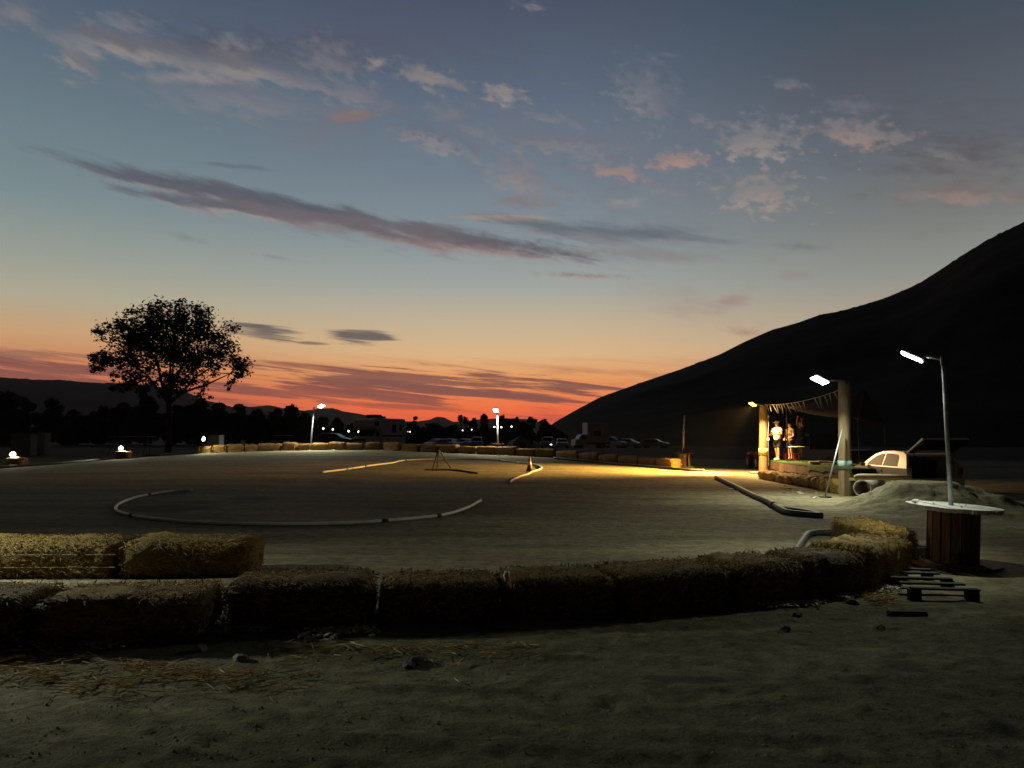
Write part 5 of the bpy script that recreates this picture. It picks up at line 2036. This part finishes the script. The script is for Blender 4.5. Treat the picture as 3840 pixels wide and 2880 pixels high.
def panel(a, b, c, seg=7, sag=.12):
    vs, fs, idx = [], [], {}
    for i in range(seg + 1):
        for j in range(seg + 1 - i):
            u, v = i / seg, j / seg
            p = a * (1 - u - v) + b * u + c * v
            p = p - Vector((0, 0, sag * 4 * u * v + sag * .8 * (1 - u - v) * (u + v)))
            idx[i, j] = len(vs)
            vs.append(p)
    for i in range(seg):
        for j in range(seg - i):
            fs.append((idx[i, j], idx[i + 1, j], idx[i, j + 1]))
            if i + j < seg - 1:
                fs.append((idx[i + 1, j], idx[i + 1, j + 1], idx[i, j + 1]))
    mb.add(vs, fs)


panel(top[0], top[1], top[2])
panel(top[0], top[2], top[3])
panel(top[0], top[3], top[4])
panel(top[0], top[4], top[1])
rf = mb.build('roof', CANVAS, t, True)
sf = rf.modifiers.new('solid', 'SOLIDIFY')
sf.thickness = .012
for nm in 'abcd':
    p = e[nm]
    MB().tube([(p.x, p.y, ground_z(p.x, p.y) - .02), p], .018, 7).build('leg', CLOTH_DARK, t)

# far grey tent
tp = at_base(1950, 96)
t = thing('camping_tent', 'low grey peaked tent among the parked cars, right of the middle street lamp', 'tent', tp, rad(20))
MB().add([(-1.5, -1.1, 0), (1.5, -1.1, 0), (1.5, 1.1, 0), (-1.5, 1.1, 0), (-1.2, -.95, .95), (1.2, -.95, .95), (1.2, .95, .95), (-1.2, .95, .95), (0, 0, 1.75)],
         [(0, 1, 5, 4), (1, 2, 6, 5), (2, 3, 7, 6), (3, 0, 4, 7), (4, 5, 8), (5, 6, 8), (6, 7, 8), (7, 4, 8), (3, 2, 1, 0)]).build('canvas', TENT, t)
MB().box((0, -1.07, .42), (.8, .03, .8)).build('door', CLOTH_DARK, t)
MB().tube([(1.6, -1, 0), (1.5, -1, .95)], .02, 6).build('pole', STEEL_DK, t)

# benches and boxes on the far left side
def bench_table(label, loc, rz, L=3.2, h=.72):
    t = thing('folding_table', label, 'table', loc, rz)
    MB().rbox((0, 0, h), (L, .7, .05), .012).build('tabletop', GREYPLASTIC, t)
    MB().rbox((0, -.65, h * .58), (L, .28, .045), .012).build('bench', GREYPLASTIC, t)
    for x in (-L * .38, L * .38):
        MB().tube([(x, -.75, 0), (x, .1, h - .03)], .03, 6).build('leg', STEEL_DK, t)
        MB().tube([(x, .3, 0), (x, -.1, h - .03)], .03, 6).build('leg', STEEL_DK, t)


p = PD(492, 1660, 56)
p.z = ground_z(p.x, p.y)
bench_table('long grey picnic table left of the tree trunk', p, rad(-4), 3.4, PD(492, 1637, 56).z - p.z)
p = PD(1060, 1655, 52)
p.z = ground_z(p.x, p.y)
bench_table('small grey table behind the far bales left of the street lamp', p, rad(0), 1.15, PD(1060, 1633, 52).z - p.z)
for (u0, u1, vt, d, lb) in ((55, 128, 1627, 55, 'dim pale wide box in the field at the far left'), (150, 180, 1623, 57, 'small dim box right of the wide one in the field at the far left'),
                            (788, 832, 1631, 47, 'grey box standing behind the bales right of the right floodlight')):
    a, b = PD(u0, vt, d), PD(u1, vt, d)
    g0 = ground_z(a.x, a.y)
    t = thing('storage_crate', lb, 'crate', ((a.x + b.x) / 2, d, g0), 0, 'grey crates beyond the left side of the track')
    w, h = b.x - a.x, a.z - g0
    MB().rbox((0, 0, (h - .06) / 2), (w, .8, h - .06), .03).build('tub', PALE_BOX, t)
    MB().rbox((0, 0, h - .03), (w + .05, .85, .055), .02).build('lid', PALE_BOX, t)
p = PD(1450, 1652, 46.3)
t = thing('storage_crate', 'small brown box standing on the bales below the motorhome', 'crate', (p.x, p.y + .3, ground_z(p.x, p.y) + .54), 0)
MB().rbox((0, 0, .07), (.32, .28, .14), .015).build('tub', WOOD_REEL, t)
MB().rbox((0, 0, .155), (.34, .3, .03), .01).build('lid', WOOD_REEL, t)

# ------------------------------------------------------------------ trees
def leaf_cloud(mb, lobes, n, size, rnd, flat=.75):
    tot = sum(r[0] * r[2] for _, r in lobes)
    for c, r in lobes:
        k = max(12, int(n * r[0] * r[2] / tot))
        cl = max(3, k // 34)
        cents = []
        for _ in range(cl):
            d = Vector((rnd.gauss(0, 1), rnd.gauss(0, 1), rnd.gauss(0, 1))).normalized() * (rnd.random() ** .45)
            cents.append(Vector((d.x * r[0], d.y * r[1], d.z * r[2])) + c)
        sp = min(r) * .24
        for _ in range(k):
            q = rnd.choice(cents)
            p = q + Vector((rnd.gauss(0, sp), rnd.gauss(0, sp), rnd.gauss(0, sp * .8)))
            a = Vector((rnd.gauss(0, 1), rnd.gauss(0, 1), rnd.gauss(0, .6))).normalized()
            b = a.cross(Vector((rnd.gauss(0, 1), rnd.gauss(0, 1), rnd.gauss(0, 1)))).normalized()
            s = size * rnd.uniform(.6, 1.3)
            mb.add([p - a * s, p + b * s * .42, p + a * s, p - b * s * .42], [(0, 1, 2, 3)])


def main_tree():
    D = 60.0
    base = PD(630, 1670, D)
    base.z = ground_z(base.x, base.y)
    t = thing('tree', 'large solitary tree with a broad rounded crown against the sunset at the left', 'tree', base)
    rnd = random.Random(12)
    px = [(628, 1215, 95), (520, 1225, 78), (435, 1262, 66), (730, 1210, 78), (800, 1268, 80), (842, 1335, 62), (640, 1310, 110), (540, 1330, 88), (462, 1340, 66), (392, 1345, 48), (338, 1352, 38),
          (720, 1340, 86), (880, 1388, 44), (905, 1400, 30), (478, 1408, 44), (562, 1418, 50), (650, 1415, 62), (745, 1425, 40), (368, 1388, 26), (690, 1150, 34), (600, 1152, 36), (507, 1166, 34), (770, 1172, 38),
          (630, 1466, 34), (440, 1438, 26), (820, 1400, 30), (860, 1428, 24), (520, 1452, 34), (480, 1470, 26), (580, 1478, 30), (690, 1466, 34), (740, 1478, 24), (415, 1415, 22), (350, 1400, 20), (905, 1430, 18)]
    lobes = []
    ms = D / F
    for u, v, r in px:
        c = PD(u, v, D) - base
        R = r * ms
        inner = r > 55
        for dy, k in (((0, .95), (-2.0, .55), (2.0, .55)) if inner else ((rnd.uniform(-1.5, 1.5), 1.0),)):
            lobes.append((c + Vector((rnd.uniform(-.3, .3) if dy else 0, dy, rnd.uniform(-.3, .3) if dy else 0)), (R * k, R * k * 1.1, R * k)))
    mb = MB()
    leaf_cloud(mb, lobes, 20000, .15, rnd)
    mb.build('crown', LEAF, t)
    tr = MB()
    fork = PD(632, 1500, D) - base
    tr.tube([(0, 0, -.1), (.05, 0, 1.2), fork * .7 + Vector((.1, 0, 0)), fork], [.27, .21, .19, .16], 10)
    limbs = []
    for (u, v, dy) in ((470, 1345, .4), (560, 1270, -1.0), (640, 1230, .8), (720, 1270, -.6), (820, 1350, .5), (600, 1330, 2.0), (690, 1340, -2.0), (860, 1400, .2)):
        e = PD(u, v, D) - base + Vector((0, dy, 0))
        p0 = fork + Vector((0, 0, rnd.uniform(-1.0, .1)))
        mid_ = p0 * .45 + e * .55 + Vector((rnd.uniform(-.3, .3), rnd.uniform(-.3, .3), rnd.uniform(.1, .5)))
        q1 = p0 * .75 + e * .25 + Vector((rnd.uniform(-.2, .2), 0, .25))
        tr.tube([p0, q1, mid_, e], [.14, .11, .08, .03], 7, False)
        limbs += [q1, mid_, e]
    for c, r in lobes:
        a = min(limbs, key=lambda q: (q - c).length)
        m1 = a * .5 + c * .5 + Vector((rnd.uniform(-.2, .2), rnd.uniform(-.2, .2), rnd.uniform(-.1, .2)))
        tr.tube([a, m1, c], [.05, .035, .015], 5, False)
        for _ in range(3):
            e2 = c + Vector((rnd.uniform(-1, 1) * r[0], rnd.uniform(-1, 1) * r[1], rnd.uniform(-.6, 1) * r[2])) * .9
            tr.tube([m1 * .3 + c * .7, e2], [.02, .01], 5, False)
    tr.build('trunk', BARK, t, True)


main_tree()


def bush_tree(label, u, vtop, d, wpx, seed, name='tree', cat='tree', shape='round', group='dark trees along the far edge of the field', n=1100, trunk=True):
    rnd = random.Random(seed)
    b = PD(u, 1600, d)
    b.z = ground_z(b.x, b.y)
    H = PD(u, vtop, d).z - b.z
    W = wpx * d / F
    t = thing(name, label, cat, b, 0, group)
    lobes = []
    if shape == 'round':
        for i in range(15):
            k = rnd.uniform(-1, 1)
            env = H * (1 - .42 * k * k) * rnd.uniform(.72, .97)
            r = min(W * rnd.uniform(.12, .22), env * .45)
            z = env - r * .8 if i < 9 else rnd.uniform(.12, .7) * env
            lobes.append((Vector((k * W * .48, rnd.uniform(-.25, .25) * W, z)), (r * 1.15, r, r * .85)))
        r = min(W * .2, H * .3)
        lobes.append((Vector((rnd.uniform(-.15, .15) * W, 0, H - r * .85)), (r, r, r * .85)))
        lobes.append((Vector((0, 0, H * .38)), (W * .5, W * .35, H * .38)))
    elif shape == 'column':
        for i in range(5):
            lobes.append((Vector((0, 0, H * (.25 + .16 * i))), (W * .42, W * .42, H * .14)))
        lobes.append((Vector((0, 0, H * .55)), (W * .36, W * .36, H * .36)))
    elif shape == 'open':
        for i in range(12):
            a = rnd.uniform(0, 2 * math.pi)
            k = rnd.random() ** .5
            z = H * (.35 + .58 * (1 - k * .7) * rnd.uniform(.6, 1))
            r = W * rnd.uniform(.10, .16)
            lobes.append((Vector((math.cos(a) * k * W * .36, math.sin(a) * k * W * .3, z)), (r, r, r * .85)))
    mb = MB()
    for i_, (c_, r_) in enumerate(lobes):
        q_ = .5 if shape == 'open' else .85
        mb.blob(c_, tuple(x * q_ for x in r_), seed + i_, .5, 3, 4.5)
    leaf_cloud(mb, lobes, n, max(.2, .0013 * d * 1.5), rnd)
    mb.build('crown', LEAF_FAR, t)
    tr = MB().tube([(0, 0, -.2), (.1, 0, H * .3), (0, 0, H * .55)], [.03 * H + .05, .025 * H + .04, .06], 7)
    for c, r in lobes[:6]:
        tr.tube([(0, 0, H * .3), c * .6 + Vector((0, 0, H * .1)), c], [.1, .07, .03], 5, False)
    tr.build('trunk', BARK, t, True)


FT = [(-60, 1478, 150, 200, 'round', 'dark bushy tree at the very left edge of the field'), (40, 1466, 150, 170, 'round', 'tall dark tree at the left below the mountain ridge'),
      (185, 1492, 155, 130, 'round', 'dark tree with a feathery top right of the leftmost trees'), (290, 1536, 160, 140, 'round', 'low dark bush in the dip of the treeline'),
      (385, 1522, 160, 110, 'round', 'rounded low dark tree left behind the large tree'), (470, 1505, 160, 130, 'round', 'dark tree just left behind the large trunk'),
      (545, 1478, 155, 150, 'round', 'tall dark tree behind the lower left crown of the large tree'), (650, 1515, 158, 110, 'round', 'dark tree right behind the large trunk'),
      (740, 1497, 160, 150, 'round', 'dark tree right of the large trunk against the distant slope'), (830, 1505, 160, 130, 'round', 'dark tree under the right side of the large crown'),
      (890, 1512, 158, 100, 'round', 'dark tree in the notch before the faint mountain hump'), (960, 1534, 150, 130, 'round', 'low dark tree below the faint mountain hump'),
      (1035, 1530, 145, 90, 'round', 'low dark tree left of the tall dark clump'), (1085, 1516, 140, 120, 'round', 'tall dark clump left of the left street lamp'),
      (1150, 1546, 140, 120, 'round', 'dark tree directly behind the left street lamp pole'), (1220, 1562, 140, 90, 'round', 'dark tree below the left lamp head'),
      (1265, 1563, 138, 60, 'round', 'small round dark tree between the left lamp and the motorhome'), (1315, 1588, 138, 90, 'round', 'low dark bush just left of the motorhome'),
      (1372, 1600, 150, 120, 'round', 'low dark bush hidden behind the motorhome cab'), (1550, 1560, 140, 48, 'round', 'round dark tree just right of the motorhome tail'),
      (1530, 1592, 170, 120, 'round', 'low dark bush at the motorhome tail'), (1620, 1584, 170, 110, 'round', 'dark bush below the pointed far peak'),
      (1700, 1590, 172, 90, 'round', 'dark bush below the two palms'), (1768, 1576, 160, 40, 'round', 'small dark tree right of the palms'), (1778, 1567, 165, 26, 'column', 'thin dark tree left of the dome-shaped tree'),
      (1815, 1554, 150, 38, 'column', 'dome-shaped dark tree left of the middle street lamp'), (1800, 1590, 160, 100, 'round', 'low dark bush under the dome-shaped tree'),
      (1880, 1562, 160, 24, 'column', 'small pointed dark tree right of the middle street lamp pole'), (1935, 1562, 158, 40, 'round', 'squat dark tree left of the large ragged tree'),
      (1993, 1531, 150, 74, 'open', 'large ragged tree standing highest between the middle lamp and the hill'), (1960, 1578, 155, 80, 'round', 'dark bush under the large ragged tree'),
      (2038, 1574, 155, 40, 'column', 'small pointed dark tree right of the large ragged tree'), (2060, 1590, 150, 110, 'round', 'low dark bush at the foot of the hill'),
      (1870, 1595, 165, 130, 'round', 'low dark bush behind the middle street lamp pole')]
for i, (u, v, d, w, sh, lb) in enumerate(FT):
    bush_tree(lb, u, v, d, w, 300 + i, shape=sh, n=1300 if w > 60 else 700)


def palm(label, u, vtop, d, seed):
    rnd = random.Random(seed)
    b = PD(u, 1600, d)
    b.z = ground_z(b.x, b.y)
    H = PD(u, vtop, d).z - b.z
    t = thing('palm_tree', label, 'palm tree', b, 0, 'two fan palms against the sunset')
    MB().tube([(0, 0, -.2), (.1, 0, H * .5), (0, 0, H - .5)], [.28, .2, .17], 8).build('trunk', BARK, t, True)
    mb = MB()
    for i in range(46):
        a = rnd.uniform(0, 2 * math.pi)
        e = rnd.uniform(-1.3, 1.2)
        L = rnd.uniform(.8, 1.25)
        d_ = Vector((math.cos(a) * math.cos(e), math.sin(a) * math.cos(e), math.sin(e)))
        s_ = Vector((-math.sin(a), math.cos(a), 0)) * .3
        c = Vector((0, 0, H - .9))
        m_ = c + d_ * L * .65
        mb.add([c, m_ + s_, c + d_ * L + Vector((0, 0, -.25)), m_ - s_], [(0, 1, 2, 3)])
    mb.blob((0, 0, H - 1.3), (.5, .5, .75), seed, .3)
    mb.build('crown', LEAF_FAR, t)


palm('taller left fan palm against the red sky', 1727, 1553, 190, 1)
palm('shorter right fan palm against the red sky', 1745, 1560, 185, 2)

# far house
hb = at_base(1905, 175)
t = thing('house', 'dark low house with a flat gabled roof right of the middle street lamp', 'house', hb, rad(6))
hh = PD(1905, 1570, 175).z - hb.z
MB().box((0, 0, hh * .36), (4.6, 4, hh * .72)).build('wall', WALL_DK, t)
MB().prism([(-2.7, hh * .72), (2.7, hh * .72), (1.7, hh), (-1.7, hh)], -2.4, 2.4).build('roof', ROOF_DK, t)

# ------------------------------------------------------------------ yard lights in the far trees
YL = [(1213, 1607, 'first'), (1249, 1610, 'b'), (1308, 1617, 'c'), (1345, 1619, 'd'), (1530, 1619, 'red'), (1538, 1619, 'e'), (1735, 1614, 'f'), (1769, 1611, 'g'), (1854, 1601, 'h'), (1880, 1602, 'i'),
      (1918, 1600, 'j')]
yl = ['yard light above the rear of the dark sedan', 'yard light above the windscreen of the dark sedan', 'yard light between the dark sedan and the motorhome', 'yard light just left of the motorhome cab',
      'tiny red light right of the motorhome', 'tiny white light beside the red one right of the motorhome', 'faint yard light above the third grey car right of the motorhome',
      'faint yard light above the dim van', 'yard light left of the middle street lamp pole', 'bright yard light right of the middle street lamp pole', 'yard light farthest right, left of the large ragged tree']
ysrc = None
for (u, v, kd), lb in zip(YL, yl):
    p = PD(u, v, 105 if u < 1400 else 120)
    g0 = ground_z(p.x, p.y)
    t = thing('yard_light', lb, 'yard light', (p.x, p.y, g0), 0, 'small lights among the far trees')
    h = p.z - g0
    r = .075 if kd in ('f', 'g', 'red', 'e') else .115
    MB().tube([(0, .05, 0), (0, .05, h)], .05, 6).build('pole', STEEL_DK, t)
    MB().blob((0, -.1, h), (r, r, r), 1, 0, 2).build('globe', YARD_RED if kd == 'red' else YARD, t, True)


# ------------------------------------------------------------------ air
HAZE = 7.0e-5
if HAZE:
    m = bpy.data.materials.new('evening_haze')
    m.use_nodes = True
    n, l = m.node_tree.nodes, m.node_tree.links
    n.clear()
    v = n.new('ShaderNodeVolumePrincipled')
    v.inputs['Color'].default_value = (.85, .8, .8, 1)
    v.inputs['Density'].default_value = HAZE
    v.inputs['Anisotropy'].default_value = .2
    o_ = n.new('ShaderNodeOutputMaterial')
    l.new(v.outputs[0], o_.inputs['Volume'])
    hb = MB().box((0, 1000, 92.5), (15000, 15000, 191)).build('haze', m)
    hb['kind'] = 'stuff'
SC.world.cycles.sampling_method = 'NONE'
